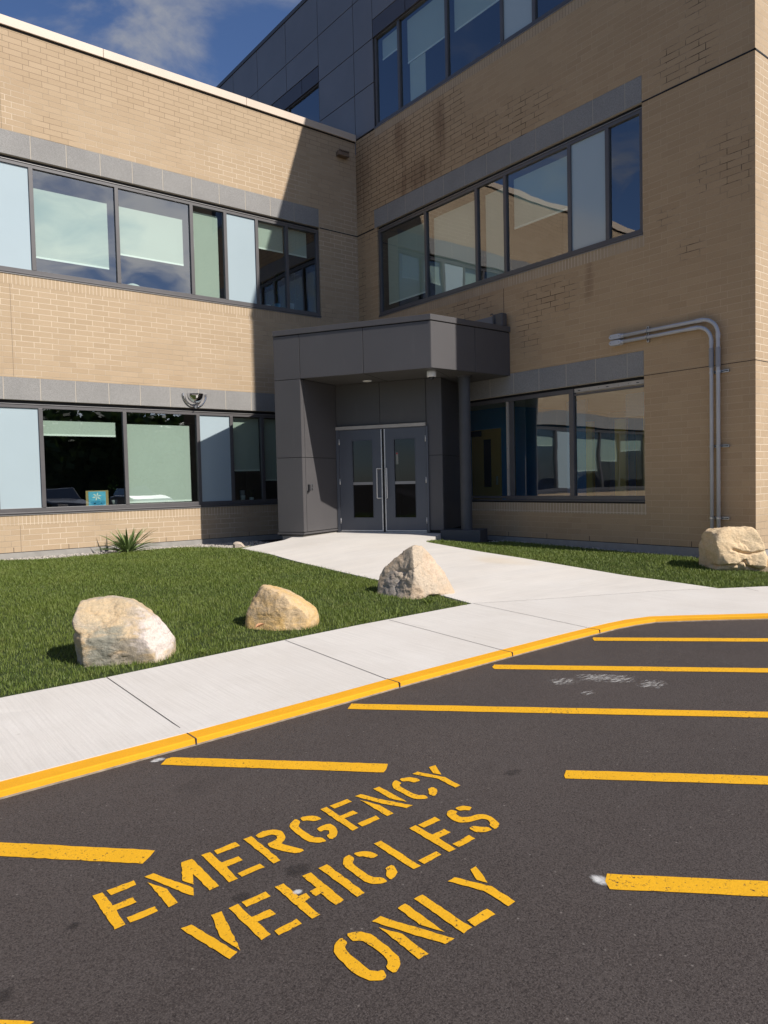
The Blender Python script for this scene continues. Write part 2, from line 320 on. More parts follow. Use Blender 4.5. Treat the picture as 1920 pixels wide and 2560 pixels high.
MT = dict(
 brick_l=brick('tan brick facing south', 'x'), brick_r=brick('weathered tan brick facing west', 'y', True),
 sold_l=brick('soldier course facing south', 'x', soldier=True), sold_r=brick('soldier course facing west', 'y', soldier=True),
 stone=stone_band('grey cast stone'), mortar=plain('pale mortar', (.50, .44, .36), .9), crack=plain('brown sealant', (.22, .16, .11), .9),
 coping=plain('tan metal coping', (.62, .50, .39), .5, 0, .05, 1.5),
 frame=plain('dark anodised frame', (.105, .098, .098), .38, 0.0, .08, 3), dark=plain('black gap and shade strip', (.012, .012, .013), .8),
 flash=plain('light metal flashing', (.30, .285, .275), .35, .3), satin=plain('satin door pull', (.62, .61, .58), .4),
 steel=plain('brushed steel', (.62, .61, .59), .4, .35, .1, 12),
 primer=plain('raw aluminium strip', (.46, .42, .37), .5, .2, .08, 6),
 panel_a=metal_panel('blue grey cladding', (.185, .182, .195), .5), panel_b=metal_panel('charcoal grey cladding', (.085, .080, .081), .48),
 panel_d=metal_panel('dark lintel cladding', (.075, .07, .082), .45), soffit=metal_panel('soffit panel', (.085, .08, .075), .5),
 door=metal_panel('painted steel door', (.088, .095, .112), .4),
 glass=glass('tinted window glass', (.78, .88, .82)), doorglass=glass('door glass', (.5, .48, .45), .06),
 infill=plain('pale blue infill panel', (.40, .48, .51), .12, 0, .02, 1, .6),
 blind=plain('roller blind fabric', (.55, .57, .53), .9, 0, .02, 2), rail=plain('blind rail', (.93, .93, .90), .5),
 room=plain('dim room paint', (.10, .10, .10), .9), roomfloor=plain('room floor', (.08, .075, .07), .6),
 blue=plain('blue painted wall', (.07, .28, .62), .7), ochre=plain('ochre veneer door', (.72, .46, .13), .5), ceil=plain('ceiling tile', (.5, .48, .44), .9),
 conc=plain('foundation concrete', (.33, .31, .28), .9, 0, .12, 5, .3, .4), dconc=plain('dark plinth paint', (.06, .062, .068), .6, 0, .1, 3),
 walk=concrete('broomed sidewalk concrete', 'x'), slab=concrete('broomed entrance concrete', 'y'),
 asphalt=asphalt('asphalt'), paint=road_paint('yellow road paint'), kerbtop=road_paint('yellow kerb paint', (.78, .37, .015), .85),
 kerbfoot=plain('bare kerb concrete', (.26, .21, .15), .9, 0, .3, 20), joint=plain('dark joint', (.06, .05, .045), .9),
 pvc=plain('grey pvc pipe', (.50, .505, .53), .45, 0, .05, 4), pvcd=plain('dark grey pvc sleeve', (.30, .30, .32), .5),
 zinc=plain('galvanised steel', (.55, .55, .56), .3, .9), chrome=plain('mirror chrome', (.85, .85, .86), .02, 1.0), brown=plain('brown metal hood', (.20, .14, .10), .5),
 white=plain('white plastic', (.75, .75, .74), .4), black=plain('black plastic', (.02, .02, .022), .35), lamp=plain('frosted lens', (.75, .75, .62), .3),
 kraft=plain('kraft board', (.42, .29, .14), .9), artblue=plain('painted light blue', (.12, .45, .66), .7, 0, .2, 9), artdeep=plain('painted mid blue', (.05, .30, .52), .7, 0, .2, 14), artwhite=plain('painted white', (.8, .82, .78), .8),
 soil=plain('dark soil', (.035, .026, .018), .95, 0, .3, 12, .2, .6), turf=plain('turf soil', (.035, .05, .014), .95, 0, .4, 9, .2, .6),
 grass=leafy('grass blades', ((.098, .148, .020), (.140, .188, .026), (.24, .275, .08), (.28, .25, .09))),
 yucca=leafy('yucca leaf', ((.06, .11, .025), (.09, .15, .035), (.30, .36, .14), (.16, .2, .05)), True, .15),
 crown=leafy('tree leaves', ((.03, .06, .012), (.05, .085, .018), (.08, .12, .03), (.05, .07, .02)), False), bark=plain('bark', (.09, .065, .045), .9, 0, .3, 20),
 gravel=plain('river gravel', (.42, .38, .33), .85, 0, .55, 38), pot=plain('clay pot', (.30, .30, .32), .6), potb=plain('blue pot', (.08, .25, .42), .4), potw=plain('white mug', (.7, .7, .66), .4),
 carpaint=plain('dark car paint', (.03, .03, .035), .12, .2), tyre=plain('tyre rubber', (.02, .02, .02), .8), carglass=plain('car window', (.01, .012, .014), .02, 0, 0, 1, 1.0),
)
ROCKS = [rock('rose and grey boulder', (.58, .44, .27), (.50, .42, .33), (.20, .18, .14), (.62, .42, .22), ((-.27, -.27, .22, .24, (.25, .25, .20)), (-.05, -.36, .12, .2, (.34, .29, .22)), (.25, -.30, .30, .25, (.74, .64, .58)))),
         rock('golden banded boulder', (.60, .44, .26), (.64, .42, .17), (.27, .19, .11), (.72, .45, .16)),
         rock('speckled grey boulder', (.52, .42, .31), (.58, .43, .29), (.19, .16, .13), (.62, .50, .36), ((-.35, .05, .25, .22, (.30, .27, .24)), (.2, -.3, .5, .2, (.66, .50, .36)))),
         rock('sandy split boulder', (.72, .53, .32), (.70, .54, .34), (.34, .25, .14), (.66, .50, .30)),
         rock('pale fieldstone', (.48, .41, .34), (.52, .42, .33), (.22, .18, .15), (.55, .45, .33))]

# ------------------------------------------------------------------ mesh helpers
COL = scene.collection
class MB:
    def __init__(s): s.v = []; s.f = []
    def quad(s, *p):
        i = len(s.v); s.v += [tuple(q) for q in p]; s.f.append(tuple(range(i, i+len(p)))); return s
    def box(s, x0, x1, y0, y1, z0, z1):
        x0, x1 = sorted((x0, x1)); y0, y1 = sorted((y0, y1)); z0, z1 = sorted((z0, z1))
        return s.prism([(x0, y0), (x1, y0), (x1, y1), (x0, y1)], z0, z1)
    def prism(s, poly, z0, z1):
        a = sum(poly[i][0]*poly[(i+1) % len(poly)][1]-poly[(i+1) % len(poly)][0]*poly[i][1] for i in range(len(poly)))
        if a < 0: poly = poly[::-1]
        n = len(poly); i = len(s.v)
        s.v += [(x, y, z0) for x, y in poly] + [(x, y, z1) for x, y in poly]
        s.f.append(tuple(range(i+n-1, i-1, -1))); s.f.append(tuple(range(i+n, i+2*n)))
        for k in range(n):
            j = (k+1) % n; s.f.append((i+k, i+j, i+n+j, i+n+k))
        return s
    def vslab(s, P, Q, z0, z1, o0, o1, g=0.0):
        """upright slab on the plan line P-Q; o0..o1 are offsets to the LEFT normal of P->Q; g trims every edge"""
        P = Vector(P); Q = Vector(Q); d = (Q-P).normalized(); n = Vector((-d.y, d.x)); P = P+d*g; Q = Q-d*g
        pl = [P+n*o0, Q+n*o0, Q+n*o1, P+n*o1]
        return s.prism([(q.x, q.y) for q in pl], z0+g, z1-g)
    def tube(s, pts, r, n=14, cap=True):
        pts = [Vector(p) for p in pts]; rings = []
        up = None
        for k, p in enumerate(pts):
            t = (pts[min(k+1, len(pts)-1)]-pts[max(k-1, 0)]).normalized()
            if up is None: up = Vector((0, 0, 1)) if abs(t.z) < .9 else Vector((1, 0, 0))
            b = t.cross(up).normalized(); up = b.cross(t).normalized()
            rr = r[k] if isinstance(r, (list, tuple)) else r
            i = len(s.v); rings.append(i)
            for a in range(n):
                q = p+(up*math.cos(2*math.pi*a/n)+b*math.sin(2*math.pi*a/n))*rr; s.v.append(tuple(q))
        for k in range(len(rings)-1):
            for a in range(n):
                c = (a+1) % n; s.f.append((rings[k]+a, rings[k]+c, rings[k+1]+c, rings[k+1]+a))
        if cap: s.f.append(tuple(rings[0]+a for a in range(n-1, -1, -1))); s.f.append(tuple(rings[-1]+a for a in range(n)))
        return s
    def lathe(s, prof, c, n=24, a0=0.0, a1=2*math.pi):
        full = abs(a1-a0-2*math.pi) < 1e-6; m = n if full else n+1; i = len(s.v)
        for r, z in prof:
            for a in range(m):
                t = a0+(a1-a0)*a/n; s.v.append((c[0]+r*math.cos(t), c[1]+r*math.sin(t), c[2]+z))
        for k in range(len(prof)-1):
            for a in range(n):
                b = (a+1) % m; s.f.append((i+k*m+a, i+k*m+b, i+(k+1)*m+b, i+(k+1)*m+a))
        return s
    def each(s, name, mat, parent=None, **k):
        """one object per connected piece"""
        par = list(range(len(s.v)))
        def find(i):
            while par[i] != i: par[i] = par[par[i]]; i = par[i]
            return i
        for f in s.f:
            for q in f[1:]: par[find(q)] = find(f[0])
        grp = {}
        for f in s.f: grp.setdefault(find(f[0]), []).append(f)
        for fs in grp.values():
            ids = sorted({q for f in fs for q in f}); mp_ = {q: i for i, q in enumerate(ids)}
            n = MB(); n.v = [s.v[q] for q in ids]; n.f = [tuple(mp_[q] for q in f) for f in fs]; last = n.build(name, mat, parent, **k)
        return last
    def build(s, name, mat, parent=None, bevel=0.0, smooth=False, fixn=False):
        me = bpy.data.meshes.new(name)
        off = parent.get('_o', (0, 0, 0)) if parent else (0, 0, 0)
        me.from_pydata([(x-off[0], y-off[1], z-off[2]) for x, y, z in s.v], [], s.f); me.update()
        if fixn:
            b = bmesh.new(); b.from_mesh(me); bmesh.ops.remove_doubles(b, verts=b.verts, dist=1e-5); bmesh.ops.recalc_face_normals(b, faces=b.faces); b.to_mesh(me); b.free()
        o = bpy.data.objects.new(name, me); COL.objects.link(o); me.materials.append(MT[mat] if isinstance(mat, str) else mat)
        if smooth:
            for p in me.polygons: p.use_smooth = True
        if bevel > 0:
            m = o.modifiers.new('bevel', 'BEVEL'); m.width = bevel; m.segments = 2; m.limit_method = 'ANGLE'
        if parent: o.parent = parent; o['_o'] = off
        return o

def tag(o, label=None, cat=None, group=None, kind=None):
    if label: o['label'] = label
    if cat: o['category'] = cat
    if group: o['group'] = group
    if kind: o['kind'] = kind
    return o
def thing(name, label, cat, loc, group=None):
    o = bpy.data.objects.new(name, None); o.empty_display_size = .2; o.location = loc; COL.objects.link(o)
    o['_o'] = tuple(loc); return tag(o, label, cat, group)
def free(mb, name, mat, label, cat, loc, group=None, **k):
    """a thing that is one mesh, with its origin at its base"""
    d = dict(_o=tuple(loc)); 
    mb.v = [(x-loc[0], y-loc[1], z-loc[2]) for x, y, z in mb.v]
    o = mb.build(name, mat, None, **k); o.location = loc; return tag(o, label, cat, group)

# ------------------------------------------------------------------ ground
def lerp(a, b, t): t = max(0, min(1, t)); return a+(b-a)*t
def sm(t): t = max(0, min(1, t)); return t*t*(3-2*t)
def zs(x, y):
    z = .035+.02*(y+11) if y <= -9.2 else min(.071+(y+9.2)*.31/5.2, .38)
    return z-.14*sm((-3.3-x)/2.2)*sm((y+9.2)/4.5)
EY = (-9.238, -6.843, -5.692, -4.424, -3.52, -2.774); EX = (-5.412, -5.177, -5.079, -5.033, -4.99, -4.902)
def z_left(x, y):
    z = .062+.118*sm((y+9.6)/6.0) if y < -1 else .18-.012*(y+1)
    if y > -9.3:
        e = float(np.interp(y, EY, EX))
        if y < -2.774: z = lerp(z, max(z, zs(e, y)-.012), sm(1-(e-x)/.8))
        else: z = lerp(z, max(z, .25), sm(1-math.hypot(max(0, e-x), y+2.774)/.8))
    return z
def z_right(x, y):
    w = lerp(.14, .205, (y+9)/4) if y > -9 else lerp(.055, .14, (y+10.6)/1.6)
    e = zs(x, y)-.012 if y < -5 else .30
    return lerp(e, w, sm((x+2.36)/1.5))

def ground_patch(name, mat, poly, zf, cuts_x=(), cuts_y=(), skirt=0.0, kind='structure'):
    b = bmesh.new(); vs_ = [b.verts.new((x, y, 0)) for x, y in poly]; b.faces.new(vs_)
    for c, n in [((x, 0, 0), (1, 0, 0)) for x in cuts_x]+[((0, y, 0), (0, 1, 0)) for y in cuts_y]:
        bmesh.ops.bisect_plane(b, geom=b.verts[:]+b.edges[:]+b.faces[:], plane_co=c, plane_no=n)
    for v in b.verts: v.co.z = zf(v.co.x, v.co.y)
    bmesh.ops.recalc_face_normals(b, faces=b.faces)
    if sum(f.normal.z for f in b.faces) < 0: bmesh.ops.reverse_faces(b, faces=b.faces)
    if skirt:
        be = [e for e in b.edges if e.is_boundary]
        r = bmesh.ops.extrude_edge_only(b, edges=be)
        for v in [g for g in r['geom'] if isinstance(g, bmesh.types.BMVert)]: v.co.z -= skirt
    me = bpy.data.meshes.new(name); b.to_mesh(me); b.free()
    o = bpy.data.objects.new(name, me); COL.objects.link(o); me.materials.append(MT[mat]); return tag(o, kind=kind)

def frange(a, b, s):
    n = int((b-a)/s); return [a+s*i for i in range(n+1)]

MB().quad((-300, -300, -.03), (300, -300, -.03), (300, 300, -.03), (-300, 300, -.03)).build('ground', 'soil')['kind'] = 'structure'
KB = [(-22., -11.62), (-14., -11.33), (-10.439, -11.178), (-9.455, -11.130), (-8.386, -11.066), (-7.911, -11.03), (-6.694, -10.969), (-5.9, -10.938), (-5.473, -10.93), (-5.2, -10.926), (-4.946, -10.945), (-4.67, -10.999), (-4.448, -11.149), (-4.1, -11.40), (-3.772, -11.658), (-1.0, -13.9), (4.0, -18.0), (12, -24.5)]
KI = [(-22., -11.47), (-14., -11.19), (-10.417, -11.05), (-9.463, -11.008), (-8.4, -10.940), (-7.953, -10.905), (-6.719, -10.848), (-5.9, -10.815), (-5.497, -10.803), (-5.17, -10.80), (-4.90, -10.815), (-4.59, -10.885), (-4.363, -11.045), (-4.02, -11.31), (-3.69, -11.56), (-.92, -13.80), (4.08, -17.9), (12.1, -24.4)]
# asphalt: one big sheet with a slightly ragged lip where it meets the kerb
random.seed(3)
a_poly = []
for i in range(len(KB)-1):
    P = Vector(KB[i]); Q = Vector(KB[i+1]); L = (Q-P).length; n = max(1, int(L/.02)) if -11 < P.x < -2 else 1
    for k in range(n):
        q = P.lerp(Q, k/n); a_poly.append((q.x, q.y+.012+random.uniform(-.010, .012)))
a_poly += [(12, -24.5), (70, -70), (70, -120), (-90, -120), (-90, -14)]
ab = bmesh.new(); ab.faces.new([ab.verts.new((x, y, 0.0)) for x, y in a_poly]); bmesh.ops.triangulate(ab, faces=ab.faces[:])
if sum(f.normal.z*f.calc_area() for f in ab.faces) < 0: bmesh.ops.reverse_faces(ab, faces=ab.faces)
am = bpy.data.meshes.new('asphalt'); ab.to_mesh(am); ab.free(); ao = bpy.data.objects.new('asphalt', am); COL.objects.link(ao); am.materials.append(MT['asphalt']); ao['kind'] = 'structure'

WALK_BACK = [(-22, -10.0), (-14., -9.74), (-10.141, -9.585), (-9.437, -9.552), (-7.867, -9.387), (-6.985, -9.31), (-5.412, -9.238)]
SLAB_SEAM = [(-5.412, -9.238), (-4.752, -9.526), (-3.203, -10.113), (-2.461, -10.502)]
RIGHT_BACK = [(-2.461, -10.502), (-1.87, -10.813), (.4, -12.45), (5.3, -16.6), (13, -22.9)]
walk_poly = WALK_BACK+SLAB_SEAM[1:]+RIGHT_BACK[1:]+KI[::-1]
ground_patch('sidewalk', 'walk', walk_poly, lambda x, y: zs(x, y) if y > -11 and x > -11 else .04, frange(-21, 10, 1.0), frange(-20, -9.2, .4), .12)
slab_poly = [(-5.412, -9.234), (-5.177, -6.843), (-5.079, -5.692), (-5.033, -4.424), (-4.99, -3.52), (-4.902, -2.774), (-3.951, -2.715), (-3.3, -2.2), (-2.3, -2.0), (-1.10, -4.10), (-1.30, -4.30), (-2.16, -4.82), (-2.327, -5.009), (-2.386, -6.405), (-2.345, -7.234), (-2.357, -8.597), (-2.369, -9.6), (-2.461, -10.498), (-3.203, -10.109), (-4.752, -9.522)]
ground_patch('entrance_path', 'slab', slab_poly, zs, frange(-5.2, -1.2, .5), frange(-10.4, -2.2, .26), .2)
j = MB()
def joint_strip(P, Q, w=.0055, lift=.0025):
    P = Vector(P); Q = Vector(Q); d = (Q-P); L = d.length; d.normalize(); n = Vector((-d.y, d.x))*w/2
    N = max(1, int(L/.3))
    for k in range(N):
        a = P+d*L*k/N; b = P+d*L*(k+1)/N
        za = zs(a.x, a.y)+lift; zb = zs(b.x, b.y)+lift
        j.quad((a.x-n.x, a.y-n.y, za), (b.x-n.x, b.y-n.y, zb), (b.x+n.x, b.y+n.y, zb), (a.x+n.x, a.y+n.y, za))
for P, Q in (((-9.446, -9.562), (-9.452, -11.0)), ((-7.871, -9.403), (-7.93, -10.90)), ((-6.646, -9.324), (-6.70, -10.845)), ((-5.40, -9.25), (-5.48, -10.80)), ((-2.188, -10.666), (-2.9, -11.9)), ((-11.3, -9.66), (-11.35, -11.05))):
    joint_strip(P, Q)
for a, b in zip(SLAB_SEAM, SLAB_SEAM[1:]): joint_strip(a, b, .004)
j.build('pavement_joint', 'joint')['kind'] = 'structure'
# kerb: painted top and face, bare foot
kt = MB(); kf = MB()
KZ = .037
for i in range(len(KB)-1):
    b0, b1, i0, i1 = KB[i], KB[i+1], KI[i], KI[i+1]
    def off(b, i_, t): return (b[0]+(i_[0]-b[0])*t, b[1]+(i_[1]-b[1])*t)
    kt.quad((*off(b0, i0, .10), KZ), (*off(b1, i1, .10), KZ), (*i1, KZ), (*i0, KZ))
    kt.quad((*off(b0, i0, .03), KZ-.005), (*off(b1, i1, .03), KZ-.005), (*off(b1, i1, .10), KZ), (*off(b0, i0, .10), KZ))
    kt.quad((*b0, .008), (*b1, .008), (*off(b1, i1, .03), KZ-.005), (*off(b0, i0, .03), KZ-.005))
    kf.quad((*off(b0, i0, -.035), -.01), (*off(b1, i1, -.035), -.01), (*off(b1, i1, -.0), .009), (*off(b0, i0, -.0), .009))
kerb = kt.build('kerb', 'kerbtop', None, smooth=False, fixn=True); kerb['kind'] = 'structure'
kf.build('kerb_foot', 'kerbfoot', None, fixn=True)['kind'] = 'structure'
kj = MB()
for x, y in ((-9.455, -11.13), (-7.92, -11.033), (-6.694, -10.969), (-5.473, -10.93)):
    kj.box(x-.004, x+.004, y-.004, y+.14, .005, KZ+.0015)
kj.build('kerb_joint', 'joint')['kind'] = 'structure'

LAWN_L = [(-17, -9.86), (-14., -9.73), (-10.141, -9.575), (-9.437, -9.542), (-7.867, -9.377), (-6.985, -9.30), (-5.44, -9.245), (-5.20, -6.843), (-5.10, -5.692), (-5.055, -4.424), (-5.01, -3.52), (-4.92, -2.76), (-4.6, -2.72), (-4.5, -2.1), (-4.75, -1.2), (-5.3, -.75), (-5.85, -.62), (-6.5, -.95), (-7.13, -.97), (-7.83, -.88), (-8.47, -.5), (-17, -.5)]
LAWN_R = [(-2.33, -5.03), (-2.375, -6.405), (-2.33, -7.234), (-2.345, -8.597), (-2.355, -9.6), (-2.44, -10.49), (-1.86, -10.795), (.41, -12.43), (2.5, -14.2), (5.5, -10.4), (.3, -10.15), (-.38, -9.7), (-.42, -5.2), (-1.0, -5.0), (-1.75, -4.50), (-2.1, -4.72)]
ground_patch('lawn_soil', 'turf', LAWN_L, lambda x, y: z_left(x, y), frange(-16.5, -4.6, .25), frange(-9.6, -.6, .3), .1)
ground_patch('lawn_soil', 'turf', LAWN_R, lambda x, y: z_right(x, y), frange(-2.3, 5, .25), frange(-14, -4.6, .3), .1)
ground_patch('gravel_bed', 'soil', [(-17, -1.3), (-5.0, -1.3), (-4.7, -2.78), (-3.9, -2.7), (-3.4, -2.0), (-.0, -.0), (-17, .0)], lambda x, y: .145, frange(-16, -4, 1))
ground_patch('gravel_bed', 'soil', [(-.9, -4.2), (-1.5, -4.3), (-.9, -5.2), (-.7, -9.6), (-.6, -10.3), (6, -10.7), (6, -9.8), (0, -9.8), (0, -3.5)], lambda x, y: lerp(.11, .17, (y+9)/4), (), frange(-10, -4, 1))

def inpoly(px, py, poly):
    c = np.zeros(len(px), bool); n = len(poly)
    for i in range(n):
        x0, y0 = poly[i]; x1, y1 = poly[(i+1) % n]
        if y0 == y1: continue
        m = ((y0 > py) != (y1 > py)) & (px < (x1-x0)*(py-y0)/(y1-y0)+x0); c ^= m
    return c
def grid_z(zf, poly):
    xs = [p[0] for p in poly]; ys = [p[1] for p in poly]; X0, X1, Y0, Y1 = min(xs)-.2, max(xs)+.2, min(ys)-.2, max(ys)+.2
    nx, ny = int((X1-X0)/.06)+2, int((Y1-Y0)/.06)+2
    G = np.array([[zf(X0+.06*i, Y0+.06*k) for k in range(ny)] for i in range(nx)])
    return lambda x, y: G[((x-X0)/.06+.5).astype(int), ((y-Y0)/.06+.5).astype(int)]
def blades(name, poly, zf, dens, seed, clip, skip=()):
    rs = np.random.RandomState(seed); xs = [p[0] for p in poly]; ys = [p[1] for p in poly]
    x0, x1, y0, y1 = max(min(xs), clip[0]), min(max(xs), clip[1]), min(ys), max(ys)
    n = int((x1-x0)*(y1-y0)*dens); x = rs.uniform(x0, x1, n); y = rs.uniform(y0, y1, n)
    # clumping: keep fewer where a slow wave is low
    keep = inpoly(x, y, poly) & (rs.rand(n) < .72+.28*np.sin(x*9+np.sin(y*7)*2)*np.sin(y*11+np.cos(x*5)*2))
    d = np.hypot(x+11.06, y+14.9); keep &= rs.rand(n) < np.clip(11/d, .45, 1)
    for cx, cy, r in skip: keep &= np.hypot(x-cx, y-cy) > r
    x, y = x[keep], y[keep]; n = len(x); x = x+rs.normal(0, .011, n); y = y+rs.normal(0, .011, n); z = grid_z(zf, poly)(x, y)-.004
    # a fringe of blades that lean over the path edges
    h = rs.uniform(.020, .046, n)*(1+.25*np.sin(x*3.1+1)*np.sin(y*2.3)); tall = rs.rand(n) < .012; h[tall] *= 1.55
    w = rs.uniform(.0016, .0030, n)*np.clip(np.hypot(x+11, y+14.9)/8, 1, 1.7); a = rs.uniform(0, 2*np.pi, n); le = rs.uniform(.1, .75, n)*h; la = a+rs.uniform(-.9, .9, n)+np.pi/2
    px, py = np.cos(a)*w, np.sin(a)*w; lx, ly = np.cos(la)*le, np.sin(la)*le
    V = np.empty((n, 5, 3), np.float32)
    V[:, 0] = np.c_[x-px, y-py, z]; V[:, 1] = np.c_[x+px, y+py, z]
    V[:, 2] = np.c_[x+px*.75+lx*.35, y+py*.75+ly*.35, z+h*.6]; V[:, 3] = np.c_[x-px*.75+lx*.35, y-py*.75+ly*.35, z+h*.6]
    V[:, 4] = np.c_[x+lx, y+ly, z+h]
    b = (np.arange(n)*5)[:, None]; loops = np.concatenate([b+np.array([0, 1, 2, 3]), b+np.array([3, 2, 4])], 1).astype(np.int32).ravel()
    ls = (np.arange(n)[:, None]*7+np.array([0, 4])).astype(np.int32).ravel(); lt = np.tile(np.array([4, 3], np.int32), n)
    me = bpy.data.meshes.new(name); me.vertices.add(n*5); me.vertices.foreach_set('co', V.ravel()); me.loops.add(len(loops)); me.loops.foreach_set('vertex_index', loops)
    me.polygons.add(n*2); me.polygons.foreach_set('loop_start', ls); me.polygons.foreach_set('loop_total', lt); me.update(calc_edges=True)
    at = me.attributes.new('tone', 'FLOAT', 'POINT'); tone = np.repeat(rs.rand(n)**2, 5).astype(np.float32); at.data.foreach_set('value', tone)
    o = bpy.data.objects.new(name, me); COL.objects.link(o); me.materials.append(MT['grass']); return o
tag(blades('grass', LAWN_L, z_left, 6500, 1, (-13.5, 9)), 'short mown grass on the lawn left of the entrance path', 'grass', kind='stuff')
tag(blades('grass', LAWN_R, z_right, 5800, 2, (-9, 4.5)), 'short mown grass strip right of the entrance path', 'grass', kind='stuff')

def gravel(name, polys, zf, dens, seed, label):
    rs = random.Random(seed); base = bmesh.new(); bmesh.ops.create_icosphere(base, subdivisions=1, radius=1)
    bv = [v.co.copy() for v in base.verts]; bf = [[v.index for v in f.verts] for f in base.faces]; base.free(); m = MB()
    for poly in polys:
        xs = [p[0] for p in poly]; ys = [p[1] for p in poly]; n = int((max(xs)-min(xs))*(max(ys)-min(ys))*dens)
        for _ in range(n):
            x, y = rs.uniform(min(xs), max(xs)), rs.uniform(min(ys), max(ys))
            if not inpoly(np.array([x]), np.array([y]), poly)[0]: continue
            r = rs.uniform(.009, .024); s = (r, r*rs.uniform(.6, 1), r*rs.uniform(.4, .75)); c, sn = math.cos(rs.random()*6), math.sin(rs.random()*6)
            i = len(m.v); z = zf(x, y)+rs.uniform(-.003, .012)
            for v in bv:
                q = (v.x*s[0], v.y*s[1], v.z*s[2]); m.v.append((x+q[0]*c-q[1]*sn, y+q[0]*sn+q[1]*c, z+q[2]))
            m.f += [tuple(i+k for k in f) for f in bf]
    return tag(m.build(name, 'gravel', None, smooth=True), label, 'gravel', kind='stuff')
gravel('gravel', [[(-12, -.55), (-8.47, -.60), (-7.83, -.98), (-7.13, -1.07), (-6.5, -1.05), (-5.85, -.72), (-5.3, -.85), (-4.7, -1.3), (-4.45, -2.1), (-4.5, -2.65), (-3.9, -2.65), (-3.2, -1.8), (-3.2, -.02), (-12, -.02)]], lambda x, y: .15, 900, 5, 'pale river gravel along the foot of the left brick wall')
gravel('gravel', [[(-.55, -9.8), (-.55, -5.2), (-.45, -4.75), (-.02, -4.75), (-.02, -9.8)]], lambda x, y: lerp(.115, .175, (y+9)/4), 900, 6, 'shaded river gravel along the foot of the right brick wall')

# ------------------------------------------------------------------ wings of the school
def P3(axis, u, d, z):      # u along the wall, d outwards from it
    return (u, -d, z) if axis == 'x' else (-d, u, z)
def bx(m, axis, u0, u1, d0, d1, z0, z1):
    a = P3(axis, u0, d0, z0); b = P3(axis, u1, d1, z1); m.box(a[0], b[0], a[1], b[1], z0, z1)
def wall_sheet(axis, u0, u1, z0, z1, holes, depth=.14, plane=0.0):
    m = MB(); us = sorted({u0, u1, *[h for H in holes for h in H[:2] if u0 < h < u1]}); zz_ = sorted({z0, z1, *[h for H in holes for h in H[2:] if z0 < h < z1]})
    for a, b in zip(us, us[1:]):
        for c, d in zip(zz_, zz_[1:]):
            if any(H[0] <= (a+b)/2 <= H[1] and H[2] <= (c+d)/2 <= H[3] for H in holes): continue
            q = [P3(axis, a, plane, c), P3(axis, b, plane, c), P3(axis, b, plane, d), P3(axis, a, plane, d)]
            m.quad(*(q if axis == 'x' else q[::-1]))
    for a, b, c, d in holes:
        for (p, q) in (((a, c), (b, c)), ((b, c), (b, d)), ((b, d), (a, d)), ((a, d), (a, c))):
            m.quad(P3(axis, p[0], plane, p[1]), P3(axis, p[0], plane-depth, p[1]), P3(axis, q[0], plane-depth, q[1]), P3(axis, q[0], plane, q[1]))
    return m
def band(axis, seams, z0, z1):
    m = MB()
    for a, b in zip(seams, seams[1:]): bx(m, axis, a+.0065, b-.0065, -.03, .004, z0+.004, z1-.004)
    q = MB(); bx(q, axis, seams[0]+.002, seams[-1]-.002, -.028, -.0005, z0+.003, z1-.003); q.build('pointing', 'mortar', left if axis == 'x' else right)
    return m

FW = .075
def window(bld, axis, u0, u1, z0, z1, mull, bays, lintel=None, label=None):
    """z0..z1 is the opening. bays: one dict per bay: kind 'glass'/'infill', blind=(top,bottom)"""
    gz0, gz1 = z0+.13, z1-.14
    m = MB()
    for a, b, lo, hi in ((u0, u1, gz0-.075, gz0), (u0, u1, gz1, gz1+.065)): bx(m, axis, a, b, -.12, -.035, lo, hi)
    bx(m, axis, u0, u0+FW, -.12, -.035, gz0, gz1); bx(m, axis, u1-FW, u1, -.12, -.035, gz0, gz1)
    for c in mull: bx(m, axis, c-FW/2, c+FW/2, -.12, -.030, gz0, gz1)
    # sill pan: upper step, reveal line, drip lip
    bx(m, axis, u0, u1, -.10, .012, z0+.026, gz0-.078)
    bx(m, axis, u0, u1, -.10, -.012, z0+.012, z0+.026)
    fr = m.build('window', 'frame', bld, bevel=.003)
    if label: fr['label'] = label
    h = MB(); bx(h, axis, u0, u1, -.09, -.022, gz1+.067, gz1+.078); bx(h, axis, u0+.002, u1-.002, -.02, .018, z0, z0+.012)
    h.build('flashing', 'flash', fr)
    g = MB(); bx(g, axis, u0, u1, -.135, -.060, gz1+.080, z1); g.build('shadow_gap', 'dark', fr)
    edges = [u0+FW]+[v for c in mull for v in (c-FW/2, c+FW/2)]+[u1-FW]
    for k, bay in enumerate(bays):
        a, b = edges[2*k], edges[2*k+1]
        if bay.get('kind') == 'infill':
            q = MB(); bx(q, axis, a, b, -.10, -.062, gz0, gz1); q.build('infill_panel', 'infill', fr)
        else:
            q = MB(); q.quad(*[P3(axis, u, -.075, z) for u, z in ((a, gz0), (b, gz0), (b, gz1), (a, gz1))]); q.build('pane', 'glass', fr)
        if bay.get('blind'):
            t, bt = bay['blind']; off = bay.get('gap', (.0, .0))
            q = MB(); bx(q, axis, a+off[0], b-off[1], -.162, -.160, bt, t); q.build('roller_blind', 'blind', fr)
            q = MB(); bx(q, axis, a+off[0], b-off[1], -.168, -.155, bt-.035, bt); q.build('blind_rail', 'rail', fr)
    return fr
